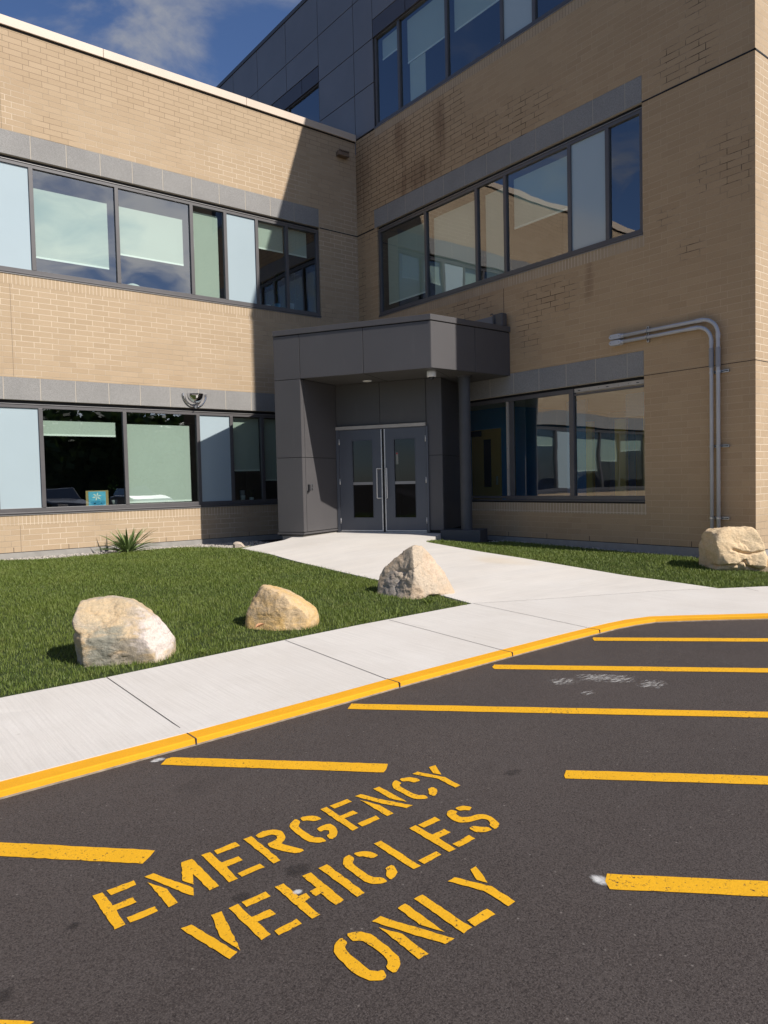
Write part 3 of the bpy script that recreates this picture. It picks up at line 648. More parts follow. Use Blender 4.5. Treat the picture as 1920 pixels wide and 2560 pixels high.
def room(axis, u0, u1, deep, z0, z1):
    """a dim room behind the windows, open only towards the glass"""
    m = MB(); d0, d1 = -.14, -deep
    q = lambda u, d, z: P3(axis, u, d, z)
    m.quad(q(u0, d0, z0), q(u0, d1, z0), q(u0, d1, z1), q(u0, d0, z1)).quad(q(u1, d0, z0), q(u1, d1, z0), q(u1, d1, z1), q(u1, d0, z1))
    m.quad(q(u0, d0, z0), q(u1, d0, z0), q(u1, d1, z0), q(u0, d1, z0)).quad(q(u0, d0, z1), q(u1, d0, z1), q(u1, d1, z1), q(u0, d1, z1))
    m.quad(q(u0, d1, z0), q(u1, d1, z0), q(u1, d1, z1), q(u0, d1, z1))
    return m

# ---- left wing (two storeys, sunlit, faces the car park)
XL = -17.0
left = thing('school_wing', 'two-storey tan brick wing on the left with grey stone bands and blinds half drawn', 'building', (-8.5, 0, .15))
UL = (-15.6, -1.15)
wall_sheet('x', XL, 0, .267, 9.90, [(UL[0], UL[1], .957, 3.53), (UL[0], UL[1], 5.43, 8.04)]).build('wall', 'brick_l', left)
m = MB(); 
for z0 in (.77, 5.243):
    m.quad((UL[0], -.002, z0), (UL[1]+.02, -.002, z0), (UL[1]+.02, -.002, z0+.187), (UL[0], -.002, z0+.187))
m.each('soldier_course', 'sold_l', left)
SL = [-15.6, -15.2]+[-14.56+.636*i for i in range(21)]; SL = [s for s in SL if s < -1.5]+[-1.15]
for z0 in (3.11, 7.60): band('x', SL, z0, z0+(.42 if z0 < 5 else .44)).build('stone_band', 'stone', left, bevel=.003)
m = MB(); m.box(XL, 0, .01, .3, 3.11, 3.55).box(XL, 0, .01, .3, 7.6, 8.06); m.each('lintel_core', 'mortar', left)
m = MB(); m.box(XL, -6.165, -.045, .35, 9.915, 10.085).box(-6.16, -3.035, -.045, .35, 9.915, 10.085).box(-3.03, -.004, -.045, .35, 9.915, 10.085); m.each('coping', 'coping', left, bevel=.006)
m = MB(); m.box(XL, 0, -.012, .3, 9.885, 9.915); m.build('coping_shade_strip', 'dark', left)  # black strip stands in for the shade line under the coping
m = MB(); m.box(XL, 0, .3, 12, 9.5, 9.6); m.each('roof', 'room', left)
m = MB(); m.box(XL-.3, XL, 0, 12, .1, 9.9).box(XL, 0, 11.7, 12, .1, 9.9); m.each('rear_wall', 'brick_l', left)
m = MB(); m.box(XL, 0, -.020, .05, .0, .262); m.each('foundation', 'conc', left)
m = MB(); m.box(-1.13, -.003, -.003, .02, 7.585, 7.61); 
m.box(XL, 0, -.004, .02, .262, .272)
for k in range(16): m.box(-.35-k*.975, -.342-k*.975, -.003, .01, .275, .36)
m.each('expansion_joint', 'dark', left)
m = MB(); m.box(-8.022, -8.016, -.003, .02, 3.54, 5.24).box(-8.022, -8.016, -.003, .02, .27, .765).box(-8.045, -8.039, -.003, .02, 8.05, 9.88); m.each('sealant_joint', 'crack', left)
ML = [-14.3, -12.7, -11.1, -9.95, -8.37, -7.575, -5.985, -4.40, -3.61, -2.83, -2.04]
G = dict
bl2 = [G(blind=(7.14, 6.2)), G(blind=(7.14, 5.9)), G(blind=(7.14, 6.5)), G(blind=(7.14, 6.1)), G(blind=(7.14, 5.8)), G(kind='infill'), G(blind=(7.145, 5.87), gap=(.0, .12)), G(blind=(7.145, 6.2), gap=(0, .12)), G(blind=(7.38, 5.56), gap=(0, .09)), G(kind='infill'), G(blind=(7.46, 6.90)), G(blind=(7.46, 6.90), gap=(0, .2))]
window(left, 'x', UL[0], UL[1], 5.43, 7.60, ML, bl2)
bl1 = [G(blind=(2.75, 1.8)), G(blind=(2.75, 1.2)), G(blind=(2.75, 2.4)), G(blind=(2.75, 2.0)), G(blind=(2.75, 1.6)), G(kind='infill'), G(blind=(2.755, 2.50), gap=(0, .12)), G(blind=(2.735, 1.14), gap=(0, .12)), G(kind='infill'), G(blind=(2.95, 1.78)), G(blind=(2.95, 1.55)), G(blind=(2.95, 1.5))]
window(left, 'x', UL[0], UL[1], .957, 3.11, ML, bl1)
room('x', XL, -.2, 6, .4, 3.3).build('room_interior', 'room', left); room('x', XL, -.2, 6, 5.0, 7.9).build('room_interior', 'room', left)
m = MB().box(UL[0], UL[1], .13, .42, .98, 1.04).box(UL[0], UL[1], .13, .42, 5.45, 5.51); m.each('inner_sill', 'room', left)

# ---- right wing (three storeys, in its own shade, faces left)
YE = -9.806
right = thing('school_wing', 'taller shaded three-storey wing on the right with dark cladding at its top', 'building', (0.5, -5, .15))
UR = (-7.97, -.80)
TOP = 14.55
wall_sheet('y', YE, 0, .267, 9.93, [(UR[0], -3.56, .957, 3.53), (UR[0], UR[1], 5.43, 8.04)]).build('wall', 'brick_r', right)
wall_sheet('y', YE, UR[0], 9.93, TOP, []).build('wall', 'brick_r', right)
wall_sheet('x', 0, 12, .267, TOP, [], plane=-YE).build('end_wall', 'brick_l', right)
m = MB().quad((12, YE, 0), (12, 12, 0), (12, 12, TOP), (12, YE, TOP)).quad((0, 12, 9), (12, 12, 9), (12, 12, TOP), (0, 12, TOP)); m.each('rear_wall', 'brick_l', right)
m = MB().box(.05, 12, YE+.05, 12, TOP-.3, TOP-.2); m.each('roof', 'room', right)
m = MB(); m.quad(*[(-.002, y, z) for y, z in ((-8.0, .77), (-3.56, .77), (-3.56, .957), (-8.0, .957))][::-1]).quad(*[(-.002, y, z) for y, z in ((-8.0, 5.243), (UR[1], 5.243), (UR[1], 5.43), (-8.0, 5.43))][::-1])
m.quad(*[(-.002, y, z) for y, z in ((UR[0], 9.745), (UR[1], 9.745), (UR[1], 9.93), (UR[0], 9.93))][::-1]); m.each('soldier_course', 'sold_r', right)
SR = [-7.965, -7.65, -7.01, -6.37, -5.73, -5.09, -4.45, -3.81, -3.17, -2.52, -1.88, -1.23, -.70]
band('y', SR, 7.60, 8.04).build('stone_band', 'stone', right, bevel=.003)
band('y', [s for s in SR if s < -3.5]+[-3.56], 3.11, 3.53).build('stone_band', 'stone', right, bevel=.003)
m = MB(); m.box(.01, .3, -8, -.5, 7.6, 8.06).box(.01, .3, -8, -3.4, 3.11, 3.55); m.each('lintel_core', 'mortar', right)
m = MB(); m.box(-.020, .05, YE-.02, -4.2, .0, .262).box(-.02, 12, YE-.02, YE+.05, 0, .262); m.each('foundation', 'conc', right)
m = MB()
m.box(-.006, .02, YE-.006, -7.97, 7.585, 7.61).box(-.006, 12, YE-.006, YE+.02, 7.585, 7.61).box(-.006, .02, -.70, 0, 7.585, 7.61)
m.box(-.003, .02, YE-.003, -7.97, 3.104, 3.113).box(-.003, 12, YE-.003, YE+.02, 3.104, 3.113).box(-.004, .02, YE-.004, -4.2, .262, .272).box(-.004, 12, YE-.004, YE+.02, .262, .272)
for k in range(6): m.box(-.003, .01, -4.9-k*.975, -4.892-k*.975, .275, .36)
m.box(-.003, .02, -4.865, -4.857, 3.55, 5.24)
m.each('expansion_joint', 'dark', right)
MR = [-7.265, -6.46, -4.895, -4.10, -2.515]
window(right, 'y', UR[0], UR[1], 5.43, 7.60, MR, [G(), G(kind='infill'), G(blind=(7.36, 6.42), gap=(0, .1)), G(blind=(7.3, 5.56), gap=(0, .12)), G(blind=(7.3, 5.60), gap=(0, .12)), G(blind=(7.3, 5.76), gap=(0, .14))])
w3 = window(right, 'y', UR[0], UR[1], 9.93, 12.19, [-7.2, -5.69, -4.885, -3.305, -1.71], [G(blind=(12.0, 11.0)), G(blind=(12.0, 11.2), gap=(0, .1)), G(kind='infill'), G(blind=(12.0, 11.02), gap=(0, .1)), G(blind=(12.0, 11.06), gap=(0, .15)), G(blind=(12.0, 11.56), gap=(0, .1))])
m = MB(); m.box(.17, .18, -2.48, -1.95, 10.05, 11.02); m.build('side_blind', 'blind', w3)
w4 = window(right, 'y', 1.55, 5.6, 9.93, 12.19, [3.2], [G(), G()])
# ground floor window: two framed bays, one stripped of its cover with a bare strip, one with a raw head strip
m = MB(); 
for a, b, lo, hi in ((UR[0], -4.80, 1.015, 1.09), (-6.50, -3.56, 2.985, 3.06)): bx(m, 'y', a, b, -.12, -.035, lo, hi)
bx(m, 'y', -6.50, -6.40, -.12, -.03, 1.09, 2.985); bx(m, 'y', -5.01, -4.90, -.12, -.07, 1.09, 2.985); bx(m, 'y', UR[0], UR[0]+.03, -.12, -.06, 1.09, 2.985)
bx(m, 'y', -4.80, -3.56, -.12, -.06, 1.03, 1.085); bx(m, 'y', UR[0], -3.56, -.10, .012, .985, 1.012)
bx(m, 'y', UR[0]+.03, -6.5, -.12, -.055, 2.93, 2.97)
w1 = m.build('window', 'frame', right, bevel=.003); w1['label'] = 'ground floor window with its trim partly missing'
m = MB(); bx(m, 'y', -4.885, -4.825, -.10, -.055, 1.07, 2.985); m.build('pressure_strip', 'primer', w1)
m = MB(); bx(m, 'y', UR[0]+.03, -6.52, -.10, -.04, 2.985, 3.055); m.build('head_strip', 'primer', w1)
m = MB()
for k in range(9): bx(m, 'y', -4.859, -4.851, -.056, -.052, 1.2+k*.21, 1.208+k*.21)
for k in range(7): bx(m, 'y', -7.85+k*.2, -7.80+k*.2 if k % 3 == 0 else -7.84+k*.2, -.041, -.038, 3.01, 3.022)
m.build('screw', 'dark', w1)
m = MB(); bx(m, 'y', UR[0], -3.56, -.135, -.08, 3.05, 3.11); bx(m, 'y', UR[0], -3.56, -.1, -.02, .957, .985); m.build('shadow_gap', 'dark', w1)
for a, b in ((UR[0]+.03, -6.5), (-6.40, -5.01), (-4.825, -3.56)):
    MB().quad(*[P3('y', u, -.08, z) for u, z in ((a, 1.07), (b, 1.07), (b, 3.0), (a, 3.0))]).build('pane', 'glass', w1)
# rooms behind the right wing's windows
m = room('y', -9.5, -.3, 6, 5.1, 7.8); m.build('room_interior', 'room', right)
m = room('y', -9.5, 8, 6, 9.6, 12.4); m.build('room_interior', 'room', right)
m = MB().box(.16, 6, -9.6, -1.9, .36, .385); m.build('room_floor', 'roomfloor', right)
m = MB().box(.16, 6, -9.6, -1.9, 3.08, 3.12); m.build('room_ceiling', 'ceil', right)
m = MB().box(1.5, 1.6, -2.41, -1.9, .385, 3.08).box(1.5, 1.6, -3.55, -2.41, 2.62, 3.08).box(1.5, 1.6, -3.55, -3.36, .385, 2.62).box(1.5, 6, -3.65, -3.551, .385, 3.08); m.each('room_partition', 'blue', right)
m = MB().box(5.2, 5.3, -9.6, -3.7, .385, 3.08).box(.2, 5.2, -9.65, -9.6, .385, 3.08); m.each('room_partition', 'blue', right)
dr = MB().box(1.48, 1.53, -3.33, -2.42, .385, 2.60); dr = dr.build('inner_door', 'ochre', right)
MB().box(1.472, 1.479, -3.05, -2.82, 1.25, 2.37).build('vision_slit', 'dark', dr); MB().box(1.44, 1.47, -3.27, -3.23, 1.3, 1.5).build('handle', 'steel', dr)
MB().box(1.40, 1.479, -2.75, -2.45, 2.45, 2.58).build('door_closer', 'black', dr)
dr2 = MB().box(5.14, 5.19, -5.4, -4.5, .385, 2.55).build('inner_door', 'ochre', right)
MB().box(1.9, 2.0, -6.35, -6.10, .385, 2.60).build('door_casing', 'ochre', right); MB().box(1.9, 2.0, -5.55, -5.40, .385, 2.60).build('door_casing', 'ochre', right); MB().box(1.9, 2.0, -7.6, -6.36, 2.62, 3.08).build('room_partition', 'blue', right); MB().box(1.9, 2.0, -5.39, -4.9, .385, 3.08).build('room_partition', 'blue', right); MB().box(1.9, 2.0, -9.6, -7.0, .385, 3.08).build('room_partition', 'blue', right); MB().box(1.9, 1.97, -7.0, -6.75, .385, 2.60).build('door_casing', 'ochre', right); MB().box(5.13, 5.139, -5.1, -4.8, 1.2, 2.3).build('vision_slit', 'dark', dr2)

# cladding on the third floor (grid of panels with open joints)
mp = MB(); md = MB()
def clad(m, y0, y1, z0, z1): m.box(-.012, .02, y0+.010, y1-.010, z0+.010, z1-.010)
for y0, y1 in ((-.81, -.035),): 
    for z0, z1 in ((9.96, 11.04), (11.04, 12.07), (12.07, 13.24), (13.24, 14.41)): clad(mp, y0, y1, z0, z1)
for z0, z1 in ((9.6, 11.04), (11.04, 12.07), (12.07, 13.24), (13.24, 14.41)): clad(mp, -.035, 1.54, z0, z1)
for y0, y1 in ((1.54, 3.175), (3.175, 4.825), (4.825, 6.39), (6.39, 8.0), (8.0, 9.6), (9.6, 11.2)):
    clad(mp, y0, y1, 13.24, 14.41); clad(mp, y0, y1, 12.50, 13.24)
    if y0 > 5: clad(mp, y0, y1, 11.04, 12.5); clad(mp, y0, y1, 9.6, 11.04)
for y0, y1 in ((-2.03, -.81), (-3.65, -2.03), (-5.25, -3.65), (-6.85, -5.25), (UR[0], -6.85)): clad(md, y0, y1, 12.07, 12.49)
for y0, y1 in ((1.54, 2.38), (2.38, 4.0), (4.0, 5.6)): clad(md, y0, y1, 12.07, 12.49)
for k, (y0, y1) in enumerate(((-2.03, -.81), (-3.65, -2.03), (-5.25, -3.65), (-6.85, -5.25), (UR[0], -6.85))):
    clad(mp, y0-.3 if k == 4 else y0, y1, 13.24, 14.41); clad(mp, y0, y1, 12.49, 13.24)
mp.build('cladding', 'panel_a', right, bevel=.002); md.each('cladding_lintel', 'panel_d', right, bevel=.002)
wall_sheet('y', UR[0], 12, 9.93, TOP-.15, [(UR[0], UR[1], 9.93, 12.19), (1.55, 5.6, 9.93, 12.19)], plane=-.022).build('cladding_back', 'dark', right)
m = MB().box(.02, .3, 0, 12, 9.3, 9.93).box(-.03, .3, UR[0]-.3, 12, 14.42, 14.53).box(-.03, .3, YE-.03, UR[0]-.31, 14.5, 14.62).box(-.03, 12, YE-.03, YE+.3, 14.5, 14.62); m.each('parapet_cap', 'panel_b', right, bevel=.004)

# ------------------------------------------------------------------ entrance porch, turned 30 degrees
U = Vector((-.5, .8660254)); V = Vector((.8660254, .5)); B = Vector((-2.123, -5.008))
def q2(u, v): p = B+U*u+V*v; return (p.x, p.y)
porch = thing('entrance_porch', 'charcoal metal-clad entrance porch with a flat canopy in the corner between the wings', 'entrance', (-2.4, -3.4, .38))
def onf_(m, P, Q, z0, z1, t=.02, back=.012, g=.005):   # a panel facing LEFT of P->Q
    m.vslab(P, Q, z0, z1, -t, 0.0, g)
Bp = (B.x, B.y); Wp = (0.0, -5.008); Cn = q2(2.69, 0); Ap = q2(3.272, 0)
SOF = 3.48
E0 = (-2.321, -2.216); P1 = Vector((-2.257, -2.327))
def dp(t, o=0.0): p = P1+U*t-V*o; return (p.x, p.y)          # along the door line, o = towards the outside
m = MB()
# fascia: the outside face lies to the left when walking A -> B
def face(m, P, Q, z0, z1, g=.006, t=.02): m.vslab(Q, P, z0, z1, -t, 0.0, g)
def facing(P, Q, ref):   # order P,Q so that ref is on the left
    P = Vector(P); Q = Vector(Q); d = Q-P; r = Vector(ref)-P
    return (P, Q) if d.x*r.y-d.y*r.x > 0 else (Q, P)
OUT = (-12, -14)
def pan(m, P, Q, z0, z1, ref=OUT, g=.005, t=.022):
    P, Q = facing(P, Q, ref); m.vslab(P, Q, z0, z1, -t, 0.0, g)
for a, b in ((0, 1.34), (1.34, 2.69), (2.69, 3.272)): pan(m, q2(a, 0), q2(b, 0), SOF-.005, 4.335)
pan(m, Bp, (-.985, -5.008), SOF, 4.335); pan(m, (-.985, -5.008), Wp, SOF, 4.335)
fa = m.build('fascia', 'panel_b', porch, bevel=.003)
m = MB(); c_out = .018
m.prism([q2(0, -c_out-.0), q2(3.272, -c_out), q2(3.30, .05), (-.12, -.02), (-.02, -.12), (0, -5.03), (B.x-.012, -5.026)], 4.345, 4.45); m.build('roof_cap', 'panel_b', porch, bevel=.004)
m = MB(); m.prism([q2(0.02, .024), q2(3.25, .024), (-.15, -.1), (-.03, -.3), (-.0, -4.98), (-2.08, -4.98)], 3.50, 4.346); m.build('roof_core', 'dark', porch)
# soffit panels with open joints
m = MB(); sof = [[q2(.03, .03), q2(1.337, .03), q2(1.337, 3.2), (-.03, -3.05), (-.03, -4.97), (-2.08, -4.97)], [q2(1.343, .03), q2(2.66, .03), q2(2.66, 1.3), q2(1.343, 1.3)]]
b_ = bmesh.new(); m.prism(sof[0], SOF-.001, SOF+.02); m.prism(sof[1], SOF-.001, SOF+.02); m.each('soffit', 'soffit', porch)
m = MB(); 
for P, Q in ((q2(1.34, .03), q2(1.34, 1.3)), (q2(.0, .28), q2(.05, 1.3))): m.vslab(P, Q, SOF-.004, SOF, -.004, .004)
m.each('soffit_joint', 'dark', porch)
# pillar: narrow front face, long inner face to the door
m = MB()
for z0, z1 in ((1.945, SOF-.005), (.47, 1.945)):
    pan(m, Cn, Ap, z0, z1); Pm = Vector(Cn).lerp(Vector(E0), .085)
    pan(m, Cn, Pm, z0, z1, (-1.5, -4.5)); pan(m, Pm, E0, z0, z1, (-1.5, -4.5))
m.build('pillar_cladding', 'panel_b', porch, bevel=.003)
m = MB(); Ain = q2(3.26, .02); Cin = Vector(Cn)+V*.02+U*.02
m.prism([(Cin.x, Cin.y), Ain, (-.13, -.12), (-1.0, -1.3), (E0[0]-.01, E0[1]+.022)], .40, SOF+.01); m.build('vestibule_core', 'dark', porch)
m = MB(); pan(m, q2(2.68, -.012), q2(3.285, -.012), .425, .462, OUT, 0, .04); pan(m, q2(2.69, -.012), (E0[0]-.004, E0[1]-.012), .425, .462, (-1.5, -4.5), 0, .04); m.build('base_trim', 'panel_b', porch, bevel=.003)
m = MB(); Ci = Vector(Cn)+V*.04+U*.05; m.prism([(Ci.x, Ci.y), q2(3.20, .04), q2(3.2, 1.4), (E0[0], E0[1]+.03)], .1, .44); m.build('footing', 'conc', porch)
# left flank, towards the corner
m = MB(); 
for a, b in ((0, 1.3), (1.3, 2.6), (2.6, 4.2)):
    for z0, z1 in ((.47, 1.945), (1.945, SOF), (SOF, 4.335)): pan(m, q2(3.272, a), q2(3.272, b), z0, z1, (-6, -.1))
m.build('flank_cladding', 'panel_b', porch)
# wall over the doors, jamb panel, right flank
m = MB(); pan(m, dp(.128), dp(-.865), 2.605, SOF); pan(m, dp(-.865), dp(-1.862), 2.605, SOF)
m.each('over_door_cladding', 'soffit', porch, bevel=.003)
m = MB()
Pr = dp(-2.19); VR = (0.0, Pr[1]+(-Pr[0])*.5/.866)
for z0, z1 in ((.43, 1.94), (1.94, SOF)): pan(m, dp(-1.872), Pr, z0, z1); pan(m, Pr, VR, z0, z1, (-1, -9))
m.each('jamb_cladding', 'panel_b', porch, bevel=.003)
m = MB(); p0 = Vector(Pr)+V*.02+U*.02; p1 = Vector(dp(-1.88, -.02)); p2 = Vector(dp(-1.88, -.5)); m.prism([tuple(p0), (0.0, VR[1]+.025), (0.0, VR[1]+.3), tuple(p2), tuple(p1)], .38, SOF); m.build('jamb_core', 'dark', porch)
m = MB(); m.vslab(dp(.14), dp(-1.88), 2.56, SOF, -.001, -.0001) if False else None
# dark lobby box behind the doors
def lobby(t, v): p = P1+U*t+V*v; return (p.x, p.y)
m = MB(); L = [lobby(.14, .03), lobby(-1.88, .03), lobby(-1.88, 2.0), lobby(.14, 2.0)]
m.quad(*[(x, y, .384) for x, y in L]).quad(*[(x, y, 3.0) for x, y in L])
for a, b in ((0, 3), (3, 2), (2, 1)): m.quad((*L[a], .38), (*L[b], .38), (*L[b], 3.0), (*L[a], 3.0))
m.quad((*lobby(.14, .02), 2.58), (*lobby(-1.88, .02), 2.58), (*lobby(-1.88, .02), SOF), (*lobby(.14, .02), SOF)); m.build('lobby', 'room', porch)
m = MB(); m.vslab(lobby(-.3, 1.95), lobby(-.55, 1.95), .4, 2.4, 0, .03).vslab(lobby(-1.2, 1.9), lobby(-1.5, 1.9), .4, 1.3, 0, .3); m.each('inner_frame', 'panel_b', porch)
# door frame
m = MB(); 
m.vslab(dp(.062), dp(.126), .385, 2.531, -.04, .045); m.vslab(dp(-1.862), dp(-1.905), .385, 2.531, -.04, .04); m.vslab(dp(-1.862), dp(.062), 2.516, 2.531, -.04, .03)
fr = m.build('door_frame', 'door', porch, bevel=.003)
m = MB(); m.vslab(dp(-1.862), dp(.127), 2.532, 2.598, -.05, .05); m.build('head_rail', 'primer', fr, bevel=.002)
m = MB(); m.vslab(dp(-1.86), dp(.06), .383, .395, -.08, .07); m.build('threshold', 'steel', fr)
def leaf(t0, t1, g0, g1, hinge_t, hand_t, bar):
    """door leaf between t0 > t1 with a vision panel g0 > g1"""
    m = MB(); z0, z1, gz0, gz1 = .405, 2.512, .695, 2.29
    for a, b, lo, hi in ((t0, g0, z0, z1), (g1, t1, z0, z1), (g0, g1, z0, gz0), (g0, g1, gz1, z1)): m.vslab(dp(b), dp(a), lo, hi, -.022, .022)
    d = m.build('door', 'door', porch)
    m = MB(); a, b = dp(g0, -.003), dp(g1, -.003); m.quad((*a, gz0), (*b, gz0), (*b, gz1), (*a, gz1)); m.build('pane', 'doorglass', d)
    m = MB(); m.vslab(dp(g1), dp(g0), 1.375, 1.432, -.02, .012); m.each('mid_rail', 'flash', d)
    m = MB()
    for a, b, lo, hi in ((g0+.012, g0, gz0-.012, gz1+.012), (g1, g1-.012, gz0-.012, gz1+.012), (g0, g1, gz0-.012, gz0), (g0, g1, gz1, gz1+.012)): m.vslab(dp(b), dp(a), lo, hi, .020, .028)
    m.build('glazing_bead', 'door', d)
    m = MB(); e = t1 if hinge_t > t1+.3 else t0; s = 1 if e == t1 else -1
    m.vslab(*((dp(e), dp(e+.022)) if s > 0 else (dp(e-.022), dp(e))), .41, 2.51, -.02, .027); m.vslab(dp(t1+.01), dp(t0-.01), .408, .432, -.02, .028); m.each('edge_seal', 'steel', d)
    def w(t, o, z): p = P1+U*t-V*o; return (p.x, p.y, z)
    m = MB(); m.tube([w(bar, .025, 1.70), w(hand_t+(bar-hand_t)*.1, .075, 1.705), w(hand_t, .075, 1.70), w(hand_t, .075, 1.10), w(hand_t+(bar-hand_t)*.1, .075, 1.095), w(bar, .025, 1.10)], .011, 8); m.build('handle', 'satin', d, smooth=True)
    m = MB()
    for z in (.63, 1.45, 2.28): m.tube([w(hinge_t, .032, z-.06), w(hinge_t, .032, z+.06)], .011, 8)
    m.each('hinge', 'steel', d, smooth=True)
    return d
l1 = leaf(.058, -.905, -.238, -.688, .055, -.80, -.885); l1['label'] = 'left door leaf'
l2 = leaf(-.955, -1.855, -1.172, -1.620, -1.852, -1.022, -.968); l2['label'] = 'right door leaf with a small notice in its glass'
m = MB(); p = dp(-1.20, -.01); q = dp(-1.245, -.01); m.vslab(q, p, 1.78, 2.02, -.004, 0); m.build('notice', 'white', l2)
m = MB(); p = dp(-1.203, .0); q = dp(-1.242, .0); m.vslab(q, p, 1.985, 2.015, -.002, 0); m.build('notice_heading', plain('faded red print', (.35, .05, .05), .7), l2)
m = MB(); m.vslab(dp(-.955), dp(-.905), .39, 2.51, -.03, -.005); m.build('meeting_gap', 'dark', fr)
# column on its plinth
m = MB(); m.tube([(-.906, -4.616, .44), (-.906, -4.616, SOF)], .114, 32, False); m.build('column', 'dconc', porch, smooth=True)
m = MB(); m.tube([(-.906, -4.616, SOF-.03), (-.906, -4.616, SOF)], .15, 32); m.build('column_collar', 'panel_b', porch, smooth=False)
m = MB(); n_ = Vector((-.942, -5.015)); a = n_+U*.80; c_ = n_+V*.60; d_ = a+V*.60; m.prism([tuple(n_), tuple(c_), tuple(d_), tuple(a)], .05, .45); m.build('plinth', 'dconc', porch, bevel=.006)
# recessed ceiling light
cl = thing('ceiling_light', 'round white downlight set in the canopy soffit over the doors', 'lamp', (-2.117, -3.062, SOF))
MB().lathe([(.0, -.008), (.06, -.010), (.065, -.012)], (-2.117, -3.062, SOF), 28).build('lens', 'lamp', cl, smooth=True)
MB().lathe([(.065, -.004), (.07, -.014), (.088, -.014), (.095, -.001)], (-2.117, -3.062, SOF), 28).build('trim_ring', 'white', cl, smooth=True)
# dome camera
dc = thing('security_camera', 'small white dome camera hanging under the canopy corner', 'camera', (-1.86, -4.72, SOF))
MB().lathe([(.0, .0), (.086, .0), (.088, -.03), (.088, -.10), (.080, -.112), (.062, -.115)], (-1.86, -4.72, SOF), 28).build('housing', 'white', dc, smooth=True)
MB().lathe([(.062, -.113), (.058, -.135), (.042, -.155), (.02, -.165), (.0, -.167)], (-1.86, -4.72, SOF), 24).build('dome', 'black', dc, smooth=True)
# card reader and door buttons on the pillar's inner face
D2 = (Vector(E0)-Vector(Cn)).normalized(); N2 = Vector((D2.y, -D2.x))
def wp(v, o): p = Vector(Cn)+D2*v+N2*o; return (p.x, p.y)
rd = thing('card_reader', 'slim black card reader on the sunlit strip of the pillar', 'reader', (*wp(.185, .01), 1.34))
MB().vslab(wp(.215, 0), wp(.160, 0), 1.275, 1.41, -.0, .028).build('body', 'black', rd, bevel=.004); MB().vslab(wp(.17, 0), wp(.135, 0), 1.25, 1.29, 0, .035).build('guard', 'black', rd)
it = thing('intercom', 'narrow steel intercom plate with round buttons beside the card reader', 'intercom', (*wp(.30, .01), 1.35))
MB().vslab(wp(.325, 0), wp(.275, 0), 1.29, 1.42, 0, .008).build('plate', 'zinc', it, bevel=.002)
for z in (1.31, 1.335, 1.375, 1.40): MB().vslab(wp(.312, 0), wp(.288, 0), z-.008, z+.008, .008, .013).build('button', 'black', it)
# upstand and bracket on the canopy roof
bxx = thing('roof_upstand', 'low grey sheet-metal upstand with a hooked bracket on the canopy roof', 'flashing', (-.15, -4.5, 4.45))
MB().prism([(-.06, -3.95), (-.06, -4.72), (-.18, -4.72), (-.18, -3.95)], 4.45, 4.70).build('sheet', 'panel_a', bxx, bevel=.01)
MB().prism([(-.05, -4.74), (-.05, -4.99), (-.2, -4.99), (-.2, -4.74)], 4.45, 4.72).build('bracket', 'panel_b', bxx, bevel=.02)
MB().tube([(-.21, -4.80, 4.5), (-.21, -4.79, 4.66), (-.21, -4.74, 4.735), (-.21, -4.69, 4.72)], .012, 8).build('hook', 'panel_b', bxx, smooth=True)

# ------------------------------------------------------------------ fixtures on the walls
def conduit(yv, zt, R0, ysl, label):
    o = thing('conduit', label, 'pipe', (-.075, yv, .1), 'grey electrical conduits')
    y_end = -7.59; x = -.075; cy = yv+R0; cz = zt-R0
    pts = [(x, y_end, zt+.004*(0)), (x, cy+.0, zt)]+[(x, cy-R0*math.sin(a), cz+R0*math.cos(a)) for a in [i*math.pi/20 for i in range(1, 11)]]+[(x, yv, .05)]
    MB().tube(pts, .029, 16).build('pipe', 'pvc', o, smooth=True)
    m = MB(); m.tube([(x, cy+.10, zt), (x, cy-.02, zt)], .0335, 16); m.tube([(x, yv, cz-.06), (x, yv, cz+.02)], .0335, 16); m.tube([(x, y_end-.05, zt), (x, y_end+.02, zt)], .0335, 16); m.each('coupling', 'pvc', o, smooth=False)
    m = MB(); m.tube([(x, yv, 3.07), (x, yv, 3.37)], .036, 16); m.build('expansion_sleeve', 'pvcd', o)
    m = MB(); w = .043
    pl = [(y_end+.23-(.04 if i in (0, 3) else 0), 0) for i in range(4)]
    z0 = zt-w; z1 = zt+w; yy = [(-7.60, z0+.012), (-7.56, z0), (-7.40, z0), (-7.365, z0+.03), (-7.365, z1-.03), (-7.40, z1), (-7.56, z1), (-7.60, z1-.012)]
    i = len(m.v); m.v += [(-.115, y, z) for y, z in yy]+[(-.002, y, z) for y, z in yy]; n = 8
    m.f += [tuple(range(i, i+n)), tuple(range(i+2*n-1, i+n-1, -1))]+[(i+k, i+n+k, i+n+(k+1) % n, i+(k+1) % n) for k in range(n)]
    m.build('entry_box', 'pvc', o, bevel=.008, fixn=True)
    m = MB()
    for y in (-7.40, -7.57): m.tube([(-.118, y, zt), (-.112, y, zt)], .006, 8)
    m.each('screw', 'dark', o)
    return o
conduit(-9.278, 3.828, .26, 0, 'outer and higher of the two grey conduits bending down the brick wall')
conduit(-9.172, 3.725, .24, 0, 'inner and lower of the two grey conduits bending down the brick wall')
